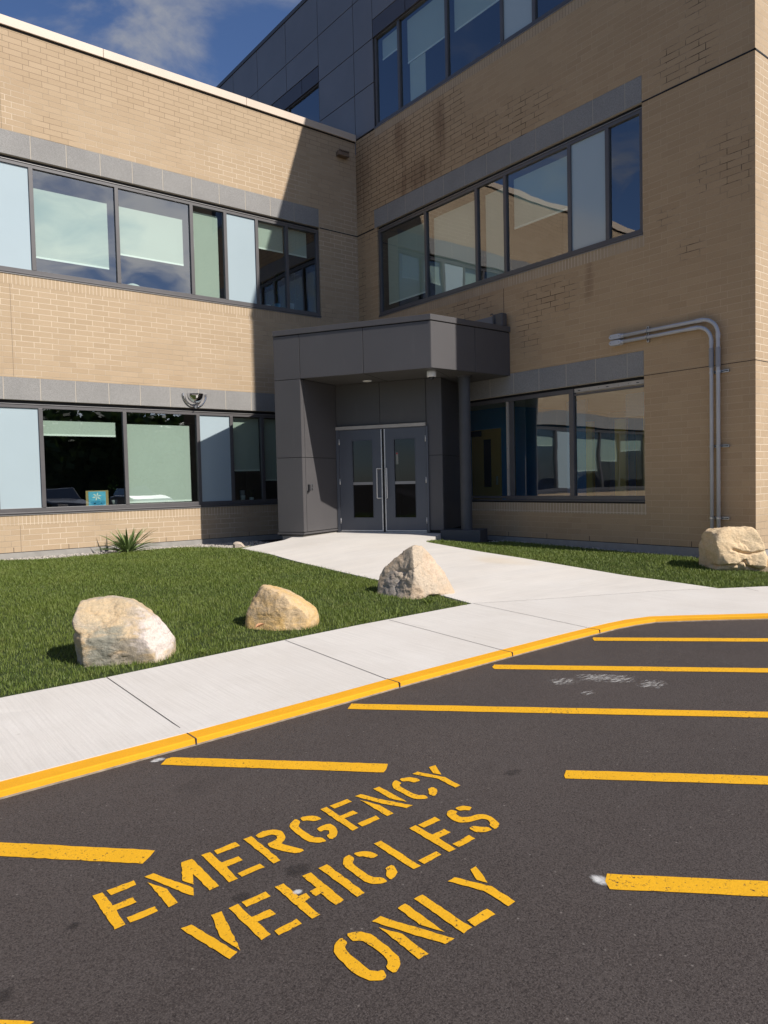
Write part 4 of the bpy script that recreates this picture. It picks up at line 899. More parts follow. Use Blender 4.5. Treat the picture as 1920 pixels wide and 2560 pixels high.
def strut(P, vert, label):
    x, y, z = P; o = thing('pipe_strut', label, 'bracket', P, 'galvanised struts holding the conduits')
    m = MB()
    if vert: m.box(-.042, -.001, y-.02, y+.02, z-.13, z+.13)
    else: m.box(-.042, -.001, y-.20, y+.11, z-.02, z+.02)
    m.build('channel', 'zinc', o, bevel=.003)
    m = MB()
    if vert: m.box(-.045, -.041, y-.008, y+.008, z-.12, z+.12)
    else: m.box(-.045, -.041, y-.19, y+.10, z-.008, z+.008)
    m.build('slot', 'dark', o)
    m = MB()
    for c in ((3.828, 3.725) if vert else (-9.278, -9.172)):
        pts = [(-.042, 0, -.04), (-.075, 0, -.036), (-.106, 0, -.018), (-.109, 0, .0), (-.106, 0, .018), (-.075, 0, .036), (-.042, 0, .04)]
        w = .013
        for a, b in zip(pts, pts[1:]):
            if vert: m.quad((a[0], y-w, c+a[2]), (a[0], y+w, c+a[2]), (b[0], y+w, c+b[2]), (b[0], y-w, c+b[2]))
            else: m.quad((a[0], c+a[2], z-w), (a[0], c+a[2], z+w), (b[0], c+b[2], z+w), (b[0], c+b[2], z-w))
    cl_ = m.build('clamp', 'zinc', o); s = cl_.modifiers.new('s', 'SOLIDIFY'); s.thickness = .003
    return o
strut((-.02, -8.07, 3.775), True, 'upright strut holding the level run of the conduits')
strut((-.02, -9.225, 3.0), False, 'topmost of the three level struts behind the falling conduits')
strut((-.02, -9.225, 1.86), False, 'middle of the three level struts behind the falling conduits')
strut((-.02, -9.225, .75), False, 'lowest strut on the conduits, just above the split boulder')
# wall vent
vt = thing('wall_vent', 'small tan metal scupper box high on the left wall near the inner corner', 'vent', (-.44, -.1, 9.45))
m = MB(); m.box(-.60, -.29, -.14, .0, 9.43, 9.53); m.build('hood', 'brown', vt, bevel=.01)
m = MB()
for k in range(6): m.box(-.58+k*.05, -.555+k*.05, -.16, -.02, 9.532, 9.56)
m.build('louvre', 'brown', vt)
# convex mirror over the ground floor window
mi = thing('convex_mirror', 'half-dome convex mirror with a chrome arc on the grey stone band', 'mirror', (-4.485, -.05, 3.22))
m = MB(); n = 20; r = .195
for k in range(9):
    ph = math.pi/2*k/8
    pass
prof = []
i0 = len(m.v); rows = 10
for a in range(rows+1):           # elevation 0 (top rim) to -90
    th = math.pi/2*a/rows
    for b in range(n+1):
        ph = math.pi+math.pi*b/n; m.v.append((-4.485+r*math.cos(th)*math.cos(ph), -.035+r*math.cos(th)*math.sin(ph), 3.405-r*1.0*math.sin(th)))
for a in range(rows):
    for b in range(n):
        p = i0+a*(n+1)+b; m.f.append((p, p+1, p+n+2, p+n+1))
m.build('dome', 'chrome', mi, smooth=True)
m = MB(); m.tube([(-4.485+.262*math.cos(a), -.02, 3.395+.262*math.sin(a)) for a in [math.pi+math.pi*k/24 for k in range(25)]], .017, 10); m.build('arc_frame', 'chrome', mi, smooth=True)
m = MB().box(-4.50, -4.47, -.06, 0, 3.10, 3.16).box(-4.76, -4.73, -.04, 0, 3.36, 3.42).box(-4.24, -4.21, -.04, 0, 3.36, 3.42); m.each('lug', 'zinc', mi)
# picture standing in the ground floor window
pic = thing('picture', 'square painting of a pale flower on blue stones propped inside the left window', 'picture', (-6.56, .13, 1.06))
MB().box(-6.785, -6.345, .115, .13, 1.06, 1.385).build('board', 'kraft', pic)
MB().box(-6.735, -6.40, .108, .114, 1.075, 1.365).build('canvas', 'artblue', pic)
m = MB(); fc = (-6.575, .104, 1.265)
for k in range(6):
    a = k*math.pi/3+.3; b = a+.28; c = a-.28; m.quad((fc[0], fc[1], fc[2]), (fc[0]+.055*math.cos(b), fc[1], fc[2]+.05*math.sin(b)), (fc[0]+.10*math.cos(a), fc[1], fc[2]+.085*math.sin(a)), (fc[0]+.055*math.cos(c), fc[1], fc[2]+.05*math.sin(c)))
m.build('painted_flower', 'artwhite', pic)
m = MB()
for x, z, w, h in ((-6.65, 1.14, .05, .035), (-6.56, 1.165, .055, .02), (-6.56, 1.125, .08, .02), (-6.46, 1.14, .045, .04), (-6.56, 1.09, .09, .014)):
    i = len(m.v); m.v += [(x+w*math.cos(a*math.pi/8), .105, z+h*math.sin(a*math.pi/8)) for a in range(16)]; m.f.append(tuple(range(i, i+16)))
m.build('painted_stones', 'artdeep', pic)
# things on the window sills
def pot(x, y, z, r, h, mat, leaves, label, seed, lean=0.0):
    o = thing('potted_plant' if leaves else 'window_sill_pot', label, 'plant' if leaves else 'pot', (x, y, z))
    MB().lathe([(0, 0), (r*.75, 0), (r, h), (r*.88, h), (r*.8, h*.85), (0, h*.85)], (x, y, z), 18).build('pot', mat, o, smooth=True)
    if leaves:
        rs = random.Random(seed); m = MB()
        for _ in range(leaves):
            a = rs.uniform(0, 6.28); t = rs.uniform(.25, 1); H = h+t*lean; rr = rs.uniform(.02, .13); c = Vector((x+math.cos(a)*rr, y+math.sin(a)*rr*.5, z+H)); d = Vector((math.cos(a), math.sin(a)*.5, rs.uniform(-.3, .6)))*rs.uniform(.04, .08); s = Vector((-math.sin(a), math.cos(a)*.5, .1))*.018
            m.quad(c, c+d*.5+s, c+d, c+d*.5-s)
        m.tube([(x, y, z+h*.8), (x+.01, y, z+h+lean*.5), (x-.01, y, z+h+lean)], .005, 6)
        m.build('foliage', leafy('indoor leaves', ((.05, .09, .03), (.08, .12, .04), (.12, .17, .07), (.1, .12, .04)), False), o)
    return o
pot(-2.48, .25, 5.51, .075, .11, 'potw', 60, 'wide pale pot with a trailing plant behind the narrow upper window', 1, .5)
pot(-2.22, .25, 5.51, .075, .17, 'potb', 50, 'blue pot with a leafy stem beside the upper window mullion', 2, .75)
pot(-1.85, .25, 5.51, .085, .22, 'pot', 0, 'tall grey pot in the last upper window before the corner', 3)
pot(-1.70, .28, 5.51, .05, .10, 'potw', 40, 'small white pot with a climbing plant at the end of the upper window', 4, .9)
pot(-3.27, .25, 1.04, .055, .15, 'potw', 0, 'white tub on the sill of the shaded ground floor window', 5)
pot(-3.05, .25, 1.04, .055, .10, 'potw', 30, 'small white pot with a sprig on the shaded ground floor sill', 6, .18)
pot(-3.22, .38, 1.04, .06, .27, 'pot', 0, 'tall grey jug on the shaded ground floor sill', 7)
pot(.22, -4.72, 10.06, .07, .10, 'potw', 0, 'white bowl on the third-floor sill next to the pale panel', 8)
pot(.22, -1.62, 10.06, .045, .08, 'potw', 40, 'little plant in a white cup on the third-floor sill', 9, .45)
pot(-6.12, .45, 1.04, .06, .14, 'pot', 60, 'green houseplant behind the propped painting', 10, .5)
dl = MB().lathe([(.19, 0), (.18, .06), (.13, .12), (.06, .15), (0, .16)], (-5.62, .32, 5.51), 24); free(dl, 'lamp_shade', 'potw', 'pale domed lamp shade on the sill of the sunlit upper window', 'lamp shade', (-5.62, .32, 5.51), smooth=True)

# ------------------------------------------------------------------ road markings
WORDS = {
 'EMERGENCY': [
  ['E', [[(-10.352,-12.291),(-10.317,-12.291),(-10.315,-12.398),(-10.245,-12.393),(-10.246,-12.431),(-10.315,-12.434),(-10.319,-12.535),(-10.353,-12.539)],[(-10.300,-12.289),(-10.205,-12.286),(-10.208,-12.322),(-10.298,-12.329)],[(-10.303,-12.499),(-10.206,-12.496),(-10.208,-12.532),(-10.302,-12.535)]]],
  ['M', [[(-10.165,-12.286),(-10.131,-12.284),(-10.057,-12.475),(-10.075,-12.522),(-10.087,-12.507)],[(-10.169,-12.332),(-10.132,-12.421),(-10.136,-12.529),(-10.170,-12.534)],[(-10.021,-12.279),(-9.978,-12.281),(-9.981,-12.523),(-10.020,-12.529),(-10.019,-12.385),(-10.048,-12.453),(-10.069,-12.407)]]],
  ['E', [[(-9.939,-12.278),(-9.903,-12.278),(-9.904,-12.381),(-9.833,-12.380),(-9.833,-12.416),(-9.904,-12.421),(-9.909,-12.524),(-9.943,-12.525)],[(-9.888,-12.276),(-9.791,-12.271),(-9.791,-12.310),(-9.889,-12.311)],[(-9.892,-12.490),(-9.796,-12.482),(-9.796,-12.517),(-9.892,-12.521)]]],
  ['R', [[(-9.755,-12.271),(-9.719,-12.270),(-9.724,-12.514),(-9.756,-12.517)],[(-9.703,-12.270),(-9.652,-12.263),(-9.619,-12.280),(-9.602,-12.316),(-9.615,-12.363),(-9.638,-12.390),(-9.661,-12.403),(-9.636,-12.457),(-9.610,-12.509),(-9.649,-12.512),(-9.676,-12.469),(-9.705,-12.405),(-9.704,-12.368),(-9.668,-12.364),(-9.644,-12.352),(-9.638,-12.329),(-9.654,-12.307),(-9.704,-12.307)]]],
  ['G', [[(-9.499,-12.256),(-9.501,-12.295),(-9.526,-12.317),(-9.532,-12.347),(-9.531,-12.445),(-9.506,-12.467),(-9.508,-12.506),(-9.544,-12.494),(-9.568,-12.457),(-9.568,-12.351),(-9.562,-12.307),(-9.536,-12.273)],[(-9.481,-12.256),(-9.436,-12.273),(-9.418,-12.300),(-9.416,-12.329),(-9.453,-12.329),(-9.468,-12.304),(-9.492,-12.291)],[(-9.481,-12.386),(-9.415,-12.382),(-9.416,-12.430),(-9.433,-12.474),(-9.456,-12.497),(-9.488,-12.505),(-9.486,-12.467),(-9.465,-12.461),(-9.452,-12.438),(-9.461,-12.420),(-9.486,-12.425)]]],
  ['E', [[(-9.372,-12.250),(-9.339,-12.250),(-9.344,-12.358),(-9.270,-12.354),(-9.269,-12.387),(-9.343,-12.388),(-9.348,-12.498),(-9.380,-12.502)],[(-9.322,-12.250),(-9.224,-12.244),(-9.224,-12.280),(-9.322,-12.285)],[(-9.328,-12.463),(-9.226,-12.457),(-9.229,-12.491),(-9.328,-12.499)]]],
  ['N', [[(-9.181,-12.241),(-9.147,-12.241),(-9.109,-12.348),(-9.043,-12.487),(-9.080,-12.488),(-9.134,-12.379)],[(-9.185,-12.288),(-9.151,-12.389),(-9.155,-12.491),(-9.191,-12.493)],[(-9.068,-12.234),(-9.032,-12.232),(-9.038,-12.443),(-9.074,-12.367)]]],
  ['C', [[(-8.926,-12.225),(-8.926,-12.268),(-8.950,-12.283),(-8.962,-12.317),(-8.961,-12.421),(-8.933,-12.442),(-8.941,-12.477),(-8.963,-12.470),(-8.992,-12.445),(-8.999,-12.411),(-8.994,-12.298),(-8.981,-12.263),(-8.953,-12.235)],[(-8.905,-12.224),(-8.857,-12.242),(-8.838,-12.272),(-8.839,-12.306),(-8.877,-12.311),(-8.890,-12.276),(-8.916,-12.260)],[(-8.880,-12.402),(-8.845,-12.401),(-8.851,-12.434),(-8.871,-12.460),(-8.912,-12.481),(-8.911,-12.445),(-8.893,-12.428)]]],
  ['Y', [[(-8.822,-12.223),(-8.784,-12.220),(-8.728,-12.354),(-8.738,-12.473),(-8.773,-12.474),(-8.764,-12.347)],[(-8.703,-12.215),(-8.664,-12.215),(-8.721,-12.323),(-8.738,-12.284)]]],
 ],
 'VEHICLES': [
  ['V', [[(-10.188,-12.673),(-10.152,-12.676),(-10.102,-12.902),(-10.134,-12.916)],[(-10.079,-12.670),(-10.044,-12.671),(-10.089,-12.899),(-10.110,-12.798)]]],
  ['E', [[(-10.017,-12.670),(-9.982,-12.667),(-9.981,-12.768),(-9.914,-12.767),(-9.913,-12.804),(-9.979,-12.803),(-9.979,-12.889),(-10.016,-12.896)],[(-9.966,-12.668),(-9.872,-12.664),(-9.872,-12.700),(-9.966,-12.705)],[(-9.961,-12.881),(-9.873,-12.872),(-9.872,-12.905),(-9.962,-12.911)]]],
  ['H', [[(-9.832,-12.660),(-9.798,-12.662),(-9.798,-12.763),(-9.770,-12.764),(-9.772,-12.799),(-9.799,-12.803),(-9.802,-12.902),(-9.835,-12.905)],[(-9.722,-12.659),(-9.685,-12.660),(-9.692,-12.886),(-9.731,-12.892),(-9.730,-12.799),(-9.754,-12.801),(-9.753,-12.765),(-9.722,-12.759)]]],
  ['I', [[(-9.645,-12.655),(-9.606,-12.653),(-9.611,-12.898),(-9.646,-12.899)]]],
  ['C', [[(-9.499,-12.649),(-9.504,-12.687),(-9.527,-12.705),(-9.531,-12.730),(-9.533,-12.834),(-9.503,-12.859),(-9.505,-12.892),(-9.532,-12.889),(-9.559,-12.867),(-9.570,-12.831),(-9.567,-12.722),(-9.557,-12.683),(-9.527,-12.654)],[(-9.485,-12.649),(-9.442,-12.664),(-9.422,-12.694),(-9.418,-12.725),(-9.453,-12.730),(-9.466,-12.696),(-9.485,-12.684)],[(-9.456,-12.814),(-9.418,-12.814),(-9.438,-12.864),(-9.457,-12.879),(-9.492,-12.894),(-9.489,-12.857),(-9.467,-12.840)]]],
  ['L', [[(-9.379,-12.645),(-9.343,-12.645),(-9.348,-12.888),(-9.384,-12.889)],[(-9.329,-12.856),(-9.232,-12.849),(-9.235,-12.880),(-9.330,-12.888)]]],
  ['E', [[(-9.191,-12.636),(-9.155,-12.635),(-9.155,-12.740),(-9.087,-12.736),(-9.087,-12.773),(-9.155,-12.778),(-9.164,-12.883),(-9.197,-12.883)],[(-9.143,-12.640),(-9.042,-12.632),(-9.046,-12.669),(-9.142,-12.674)],[(-9.146,-12.848),(-9.047,-12.839),(-9.048,-12.875),(-9.145,-12.882)]]],
  ['S', [[(-8.942,-12.628),(-8.934,-12.656),(-8.956,-12.670),(-8.963,-12.706),(-8.933,-12.727),(-8.892,-12.731),(-8.866,-12.754),(-8.862,-12.798),(-8.878,-12.845),(-8.897,-12.864),(-8.932,-12.876),(-8.926,-12.836),(-8.901,-12.820),(-8.894,-12.791),(-8.909,-12.770),(-8.964,-12.761),(-8.997,-12.743),(-9.009,-12.703),(-8.996,-12.655),(-8.972,-12.632)],[(-8.922,-12.626),(-8.884,-12.629),(-8.856,-12.664),(-8.889,-12.688),(-8.903,-12.668),(-8.926,-12.659)],[(-9.008,-12.798),(-8.974,-12.796),(-8.962,-12.824),(-8.939,-12.841),(-8.946,-12.872),(-8.985,-12.861),(-9.008,-12.840)]]],
 ],
 'ONLY': [
  ['O', [[(-9.818,-13.047),(-9.815,-13.080),(-9.833,-13.090),(-9.843,-13.111),(-9.843,-13.225),(-9.829,-13.245),(-9.810,-13.250),(-9.819,-13.284),(-9.843,-13.283),(-9.863,-13.269),(-9.878,-13.239),(-9.884,-13.191),(-9.879,-13.113),(-9.872,-13.087),(-9.852,-13.061)],[(-9.793,-13.045),(-9.772,-13.049),(-9.746,-13.070),(-9.734,-13.099),(-9.733,-13.194),(-9.740,-13.244),(-9.756,-13.268),(-9.793,-13.287),(-9.798,-13.248),(-9.781,-13.237),(-9.769,-13.219),(-9.771,-13.134),(-9.777,-13.102),(-9.802,-13.081)]]],
  ['N', [[(-9.692,-13.042),(-9.653,-13.038),(-9.629,-13.100),(-9.550,-13.280),(-9.588,-13.281),(-9.632,-13.190)],[(-9.694,-13.084),(-9.659,-13.158),(-9.660,-13.283),(-9.698,-13.284)],[(-9.582,-13.041),(-9.545,-13.037),(-9.550,-13.238),(-9.585,-13.157)]]],
  ['L', [[(-9.504,-13.036),(-9.466,-13.034),(-9.469,-13.276),(-9.510,-13.280)],[(-9.455,-13.239),(-9.357,-13.236),(-9.359,-13.275),(-9.457,-13.277)]]],
  ['Y', [[(-9.342,-13.031),(-9.305,-13.028),(-9.249,-13.153),(-9.254,-13.270),(-9.293,-13.272),(-9.290,-13.156)],[(-9.227,-13.025),(-9.194,-13.026),(-9.243,-13.130),(-9.259,-13.091)]]],
 ],
}
LINES = [
 [(-5.653,-10.986),(-1.121,-15.605),(-1.260,-15.667),(-5.751,-11.071),(-5.704,-11.017)],
 [(-6.986,-11.046),(-2.872,-15.359),(-2.977,-15.405),(-7.081,-11.135),(-7.047,-11.079)],
 [(-8.382,-11.103),(-4.548,-15.078),(-4.655,-15.126),(-8.465,-11.176)],
 [(-9.628,-11.216),(-8.831,-12.042),(-8.880,-12.094),(-8.912,-12.116),(-9.712,-11.276),(-9.662,-11.219)],
 [(-8.227,-12.683),(-5.487,-15.496),(-5.592,-15.542),(-8.308,-12.744),(-8.284,-12.718)],
 [(-10.767,-11.386),(-10.062,-12.121),(-10.091,-12.155),(-10.136,-12.191),(-10.839,-11.458)],
 [(-8.874,-13.366),(-6.746,-15.543),(-6.842,-15.585),(-8.949,-13.431),(-8.919,-13.391)],
 [(-11.845,-11.598),(-10.725,-12.740),(-10.655,-12.811),(-10.774,-12.831),(-11.915,-11.668)],
]
def wob(poly, step=.018, amp=.0018, seed=0):
    rs = random.Random(seed); out = []
    for i in range(len(poly)):
        P = Vector(poly[i]); Q = Vector(poly[(i+1) % len(poly)]); L = (Q-P).length; n = max(1, min(int(L/step), 60))
        for k in range(n):
            q = P.lerp(Q, k/n); out.append((q.x+rs.uniform(-amp, amp), q.y+rs.uniform(-amp, amp)))
    return out
def curvy(poly):      # soften traced curves once (Chaikin) for pieces with many points
    out = []
    for i in range(len(poly)):
        P = Vector(poly[i]); Q = Vector(poly[(i+1) % len(poly)]); out += [tuple(P.lerp(Q, .2)), tuple(P.lerp(Q, .8))]
    return out
def flat(m, poly, z=.0035):
    a = sum(poly[i][0]*poly[(i+1) % len(poly)][1]-poly[(i+1) % len(poly)][0]*poly[i][1] for i in range(len(poly)))
    if a < 0: poly = poly[::-1]
    i = len(m.v); m.v += [(x, y, z) for x, y in poly]; m.f.append(tuple(range(i, i+len(poly))))
wl = {'EMERGENCY': 'yellow stencilled word EMERGENCY painted on the asphalt', 'VEHICLES': 'yellow stencilled word VEHICLES painted on the asphalt', 'ONLY': 'yellow stencilled word ONLY painted on the asphalt'}
for w, letters in WORDS.items():
    cx = sum(p[0] for l in letters for q in l[1] for p in q)/sum(len(q) for l in letters for q in l[1]); cy = sum(p[1] for l in letters for q in l[1] for p in q)/sum(len(q) for l in letters for q in l[1])
    t = thing('painted_word', wl[w], 'road lettering', (cx, cy, 0), 'stencilled words on the asphalt')
    for k, (ch, polys) in enumerate(letters):
        m = MB()
        for q, poly in enumerate(polys):
            big = len(poly) > 8 and ch in 'RGCSO' or (ch in 'GCSO' and len(poly) >= 6)
            flat(m, wob(curvy(poly) if big else poly, seed=k*7+q))
        m.build('letter', 'paint', t)['label'] = 'letter '+ch
names = ['farthest yellow line, starting beside the bend of the kerb', 'second yellow line from the kerb bend, thin and far',
         'long yellow line passing just beyond the word EMERGENCY', 'short yellow line by the kerb that stops before the word EMERGENCY', 'yellow line right of the word EMERGENCY, level with its far end',
         'short wide yellow line at the left edge, ending before the letter E', 'nearest yellow line on the right, with white overspray at its end', 'tip of a yellow line at the bottom left corner']
for k, poly in enumerate(LINES):
    c = poly[0]; m = MB(); flat(m, wob(poly, .03, .0022, k), .003)
    m.v = [(x, y, z) for x, y, z in m.v]; free(m, 'road_line', 'paint', names[k], 'road line', (c[0], c[1], 0), 'yellow hatching lines on the asphalt')
def splat(c, rx, ry, ang, mat, label, name='chalk_mark', cat='mark', z=.0045):
    m = MB(); n = 20; ca, sa = math.cos(ang), math.sin(ang)
    flat(m, [(c[0]+rx*math.cos(a)*ca-ry*math.sin(a)*sa, c[1]+rx*math.cos(a)*sa+ry*math.sin(a)*ca) for a in [i*2*math.pi/n for i in range(n)]], z)
    return free(m, name, mat, label, cat, (c[0], c[1], 0))
MT['spray'] = chalk('white overspray', .85, (.75, .74, .72), 1.1, 1.1, 1.9); MT['chalk'] = chalk('chalk scribble', .5, (.6, .58, .55), .3, .72, .92, (.6, 2.6)); MT['oil'] = chalk('oil spot', .6, (.018, .014, .013), 1.0, .95, 1.9)
splat((-9.701, -11.207), .060, .042, 0, 'spray', 'white paint blot between the kerb and the short yellow line')
splat((-8.925, -13.375), .045, .065, .4, 'spray', 'white overspray at the start of the nearest right-hand line', z=.0025)
splat((-9.788, -12.74), .035, .02, .6, 'spray', 'faint white overspray on the letter H')
splat((-6.70, -11.85), .42, .10, -.85, 'chalk', 'long scuffed chalk smear between the two far yellow lines')
splat((-6.98, -11.70), .20, .09, -.5, 'chalk', 'chalk scuff left of the long smear')
splat((-6.60, -12.14), .18, .12, -.4, 'chalk', 'chalk scuff at the right end of the long smear')
splat((-7.08, -11.98), .10, .05, -.3, 'chalk', 'tiny chalk scuff nearest the camera under the smear')
splat((-9.953, -12.642), .055, .045, 0, 'oil', 'dark oil spot beside the letter E of VEHICLES', 'oil_spot', 'stain'); splat((-9.709, -12.616), .09, .055, .5, 'oil', 'mottled dark spot between the letters R and H', 'oil_spot', 'stain')
splat((-8.444, -12.532), .09, .045, .2, 'oil', 'dark oil spot beyond the end of EMERGENCY', 'oil_spot', 'stain'); splat((-10.705, -12.645), .06, .05, .2, 'oil', 'dark oil spot at the left edge of the photo', 'oil_spot', 'stain')
splat((-10.45, -12.43), .035, .025, .2, 'oil', 'faint small dark spot left of VEHICLES', 'oil_spot', 'stain')

# ------------------------------------------------------------------ boulders
def boulder(name, base, depth, outline, mat, label, seed, facets, sharp=18.0, zc=None, chips=0, cracks=()):
    """outline: (sideways, height) silhouette seen from the car park; facets: extra cutting planes (direction right, away, up, distance)"""
    c = Vector((-11.063, -14.9)); n = (Vector(base)-c).normalized(); r = Vector((n.y, -n.x))
    zmin = min(z for _, z in outline); zmax = max(z for _, z in outline)
    cs = sum(s for s, _ in outline)/len(outline); cz = zc if zc is not None else zmin+(zmax-zmin)*.42
    pts = []
    for s, z in outline:
        for dd, k in ((-depth, .72), (-depth*.55, .93), (0, 1.0), (depth*.6, .9), (depth, .62)):
            pts.append(Vector((cs+(s-cs)*k, dd, cz+(z-cz)*k if z > cz else z)))
    for s, z in outline:
        pts.append(Vector((s*.95, 0, zmin-.12)))
    b = bmesh.new()
    for p in pts: b.verts.new(p)
    bmesh.ops.convex_hull(b, input=b.verts[:]); C = Vector((cs, 0, cz)); planes = []
    for f in b.faces:
        nn = f.normal.copy(); 
        if nn.length < .5: continue
        d = nn.dot(f.verts[0].co-C)
        if d < 0: nn, d = -nn, -d
        if d > 1e-4: planes.append((nn.x, nn.y, nn.z, d))
    b.free(); rc = random.Random(seed*13)
    for _ in range(chips):
        q = Vector((rc.gauss(0, 1), rc.gauss(0, 1), rc.gauss(0, .8)+.2)).normalized(); planes.append((q.x, q.y, q.z, max(q.dot(p_-C) for p_ in pts)*rc.uniform(.86, .965)))
    for fx in facets:
        q = Vector(fx[:3]).normalized(); planes.append((q.x, q.y, q.z, fx[3]))
    b = bmesh.new(); bmesh.ops.create_icosphere(b, subdivisions=6, radius=1.0)
    D = np.array([v.co[:] for v in b.verts]); D /= np.linalg.norm(D, axis=1)[:, None]; PL = np.array(planes)
    dots = D@PL[:, :3].T; t = np.where(dots > 1e-3, PL[:, 3][None]/np.maximum(dots, 1e-3), 1e3)
    tm = t.min(1); e = np.exp(-sharp*(t/tm[:, None]-1)); rad = tm*(1-np.log(e.sum(1))/sharp*.35)
    sc = (zmax-zmin)
    for v, dd, rr in zip(b.verts, D, rad):
        q = Vector(dd); o_ = Vector((seed*3.1, seed*1.7, 0)); p = C+q*rr
        n1_ = noise.fractal((p+o_)*3.2, 1.0, 2.0, 4); cell = noise.voronoi((p+o_)*4.2/ max(sc, .3)*.55)[0]; rid = abs(noise.noise((p+o_)*6.5))
        st_ = noise.noise(Vector((p.x*2.2, p.y*2.2, p.z*9))+o_*2)
        h = .034*n1_-.004*max(0, .10-(cell[1]-cell[0]))*5*sc-.009*(1-rid)**9+.012*round(st_*2.2)/2.2+.009*noise.fractal((p+o_)*18, .7, 2.1, 4)
        if p.y < .1:
            for wd, dp_, line in cracks:
                dm = 9.
                for (ax_, az_), (bx_, bz_) in zip(line, line[1:]):
                    lx, lz = bx_-ax_, bz_-az_; tt = max(0, min(1, ((p.x-ax_)*lx+(p.z-az_)*lz)/(lx*lx+lz*lz))); dm = min(dm, math.hypot(p.x-ax_-lx*tt, p.z-az_-lz*tt))
                dm += .012*noise.noise((p+o_)*14); h -= dp_*math.exp(-(dm/wd)**2)/sc
        p = C+q*(rr+h*sc*1.1)
        w = Vector((base[0], base[1]))+r*p.x+n*p.y
        v.co = Vector((w.x-base[0], w.y-base[1], p.z-zmin))
    me = bpy.data.meshes.new(name); b.to_mesh(me); b.free()
    for f in me.polygons: f.use_smooth = True
    try: me.set_sharp_from_angle(angle=R(32))
    except Exception: pass
    o = bpy.data.objects.new(name, me); COL.objects.link(o); me.materials.append(mat); o.location = (base[0], base[1], zmin)
    return tag(o, label, 'boulder', 'landscape boulders on the lawn')
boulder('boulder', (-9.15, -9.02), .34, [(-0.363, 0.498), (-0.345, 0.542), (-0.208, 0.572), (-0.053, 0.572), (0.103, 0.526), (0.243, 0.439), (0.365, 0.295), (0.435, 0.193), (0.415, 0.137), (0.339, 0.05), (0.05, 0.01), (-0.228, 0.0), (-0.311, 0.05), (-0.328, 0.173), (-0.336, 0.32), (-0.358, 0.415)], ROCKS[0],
        'largest boulder, blocky, with a golden top and a rose and grey face, nearest left', 1, [(-.15, -.75, .65, .235), (-.2, -1, -.1, .27), (.75, -.6, .3, .35)], 34, None, 16, [(.022, .018, [(-.40, .33), (-.28, .30), (-.2, .36), (-.05, .43), (.08, .44), (.2, .38)]), (.012, .008, [(.12, .30), (.2, .24), (.32, .22)])])
boulder('boulder', (-7.55, -8.75), .30, [(-0.16, 0.474), (-0.094, 0.482), (0.082, 0.434), (0.236, 0.336), (0.379, 0.205), (0.394, 0.113), (0.295, 0.015), (0.204, -0.01), (-0.129, 0.0), (-0.282, 0.06), (-0.345, 0.161), (-0.321, 0.239), (-0.23, 0.358)], ROCKS[1],
        'smooth rounded golden boulder in the middle of the lawn edge', 2, [(-.55, -.8, .3, .22)], 13, None, 7)
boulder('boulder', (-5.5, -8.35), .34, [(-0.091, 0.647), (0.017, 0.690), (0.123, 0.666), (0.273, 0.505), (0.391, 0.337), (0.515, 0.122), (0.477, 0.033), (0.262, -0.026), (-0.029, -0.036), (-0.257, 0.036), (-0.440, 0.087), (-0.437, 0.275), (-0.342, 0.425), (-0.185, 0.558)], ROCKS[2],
        'pointed pyramid-shaped speckled boulder at the corner of the entrance path', 3, [(-.62, -.7, .35, .225), (.55, -.75, .45, .24), (0.02, -1, .35, .27)], 46, .2, 14, [(.045, .10, [(.10, .0), (.22, .05), (.40, .03)]), (.014, .02, [(-.2, .38), (-.02, .42), (.1, .5)]), (.012, .02, [(-.05, .45), (-.22, .2), (-.2, .05)])])
boulder('boulder', (-.9, -9.85), .34, [(-0.389, 0.616), (-0.277, 0.658), (-0.044, 0.698), (0.238, 0.699), (0.357, 0.655), (0.397, 0.552), (0.403, 0.434), (0.43, 0.33), (0.475, 0.288), (0.485, 0.199), (0.448, 0.095), (0.343, 0.0), (0.144, -.02), (-0.128, -0.03), (-0.224, 0.0), (-0.377, 0.06), (-0.421, 0.221), (-0.417, 0.543)], ROCKS[3],
        'square-topped sandy boulder with a split low corner, in front of the conduits', 4, [(.42, -.88, .25, .24), (-.85, -.5, 0, .37), (.25, -.7, -.65, .27)], 38, None, 14, [(.016, .045, [(.05, .385), (.18, .345), (.28, .325), (.42, .35)]), (.02, .05, [(-.22, .14), (-.05, .15), (.10, .16), (.2, .22), (.24, .14), (.38, .07)]), (.014, .02, [(-.36, .5), (-.3, .3), (-.33, .1)])])
boulder('boulder', (-4.42, -1.68), .12, [(-0.094, 0.278), (-0.05, 0.306), (0.006, 0.313), (0.086, 0.291), (0.146, 0.231), (0.182, 0.173), (0.10, 0.10), (-0.085, 0.11)], ROCKS[4],
        'small pale fieldstone by the foot of the brick wall left of the porch', 5, [], 12)
# the broken-off wedge at the foot of the sandy boulder
boulder('boulder', (-.80, -10.08), .15, [(.05, .10), (.16, .20), (.30, .29), (.42, .29), (.47, .2), (.43, .09), (.30, .0), (.08, .0)], ROCKS[3],
        'low broken wedge of sandy rock leaning on the square-topped boulder', 6, [(-.3, -.8, .5, .10)], 24)
# fallen leaf
m = MB(); lf = [(-.05, 0), (-.02, .025), (.02, .022), (.055, .0), (.02, -.02), (-.02, -.018)]
m.v = [(-7.86+x, -8.93+y*.8, .125+abs(y)*.9+x*.2) for x, y in lf]+[(-7.86, -8.93, .118)]; m.f = [(i, (i+1) % 6, 6) for i in range(6)]
free(m, 'fallen_leaf', plain('dry leaf', (.45, .22, .10), .7), 'dry orange leaf lying in the grass beside the golden boulder', 'leaf', (-7.86, -8.93, .09))

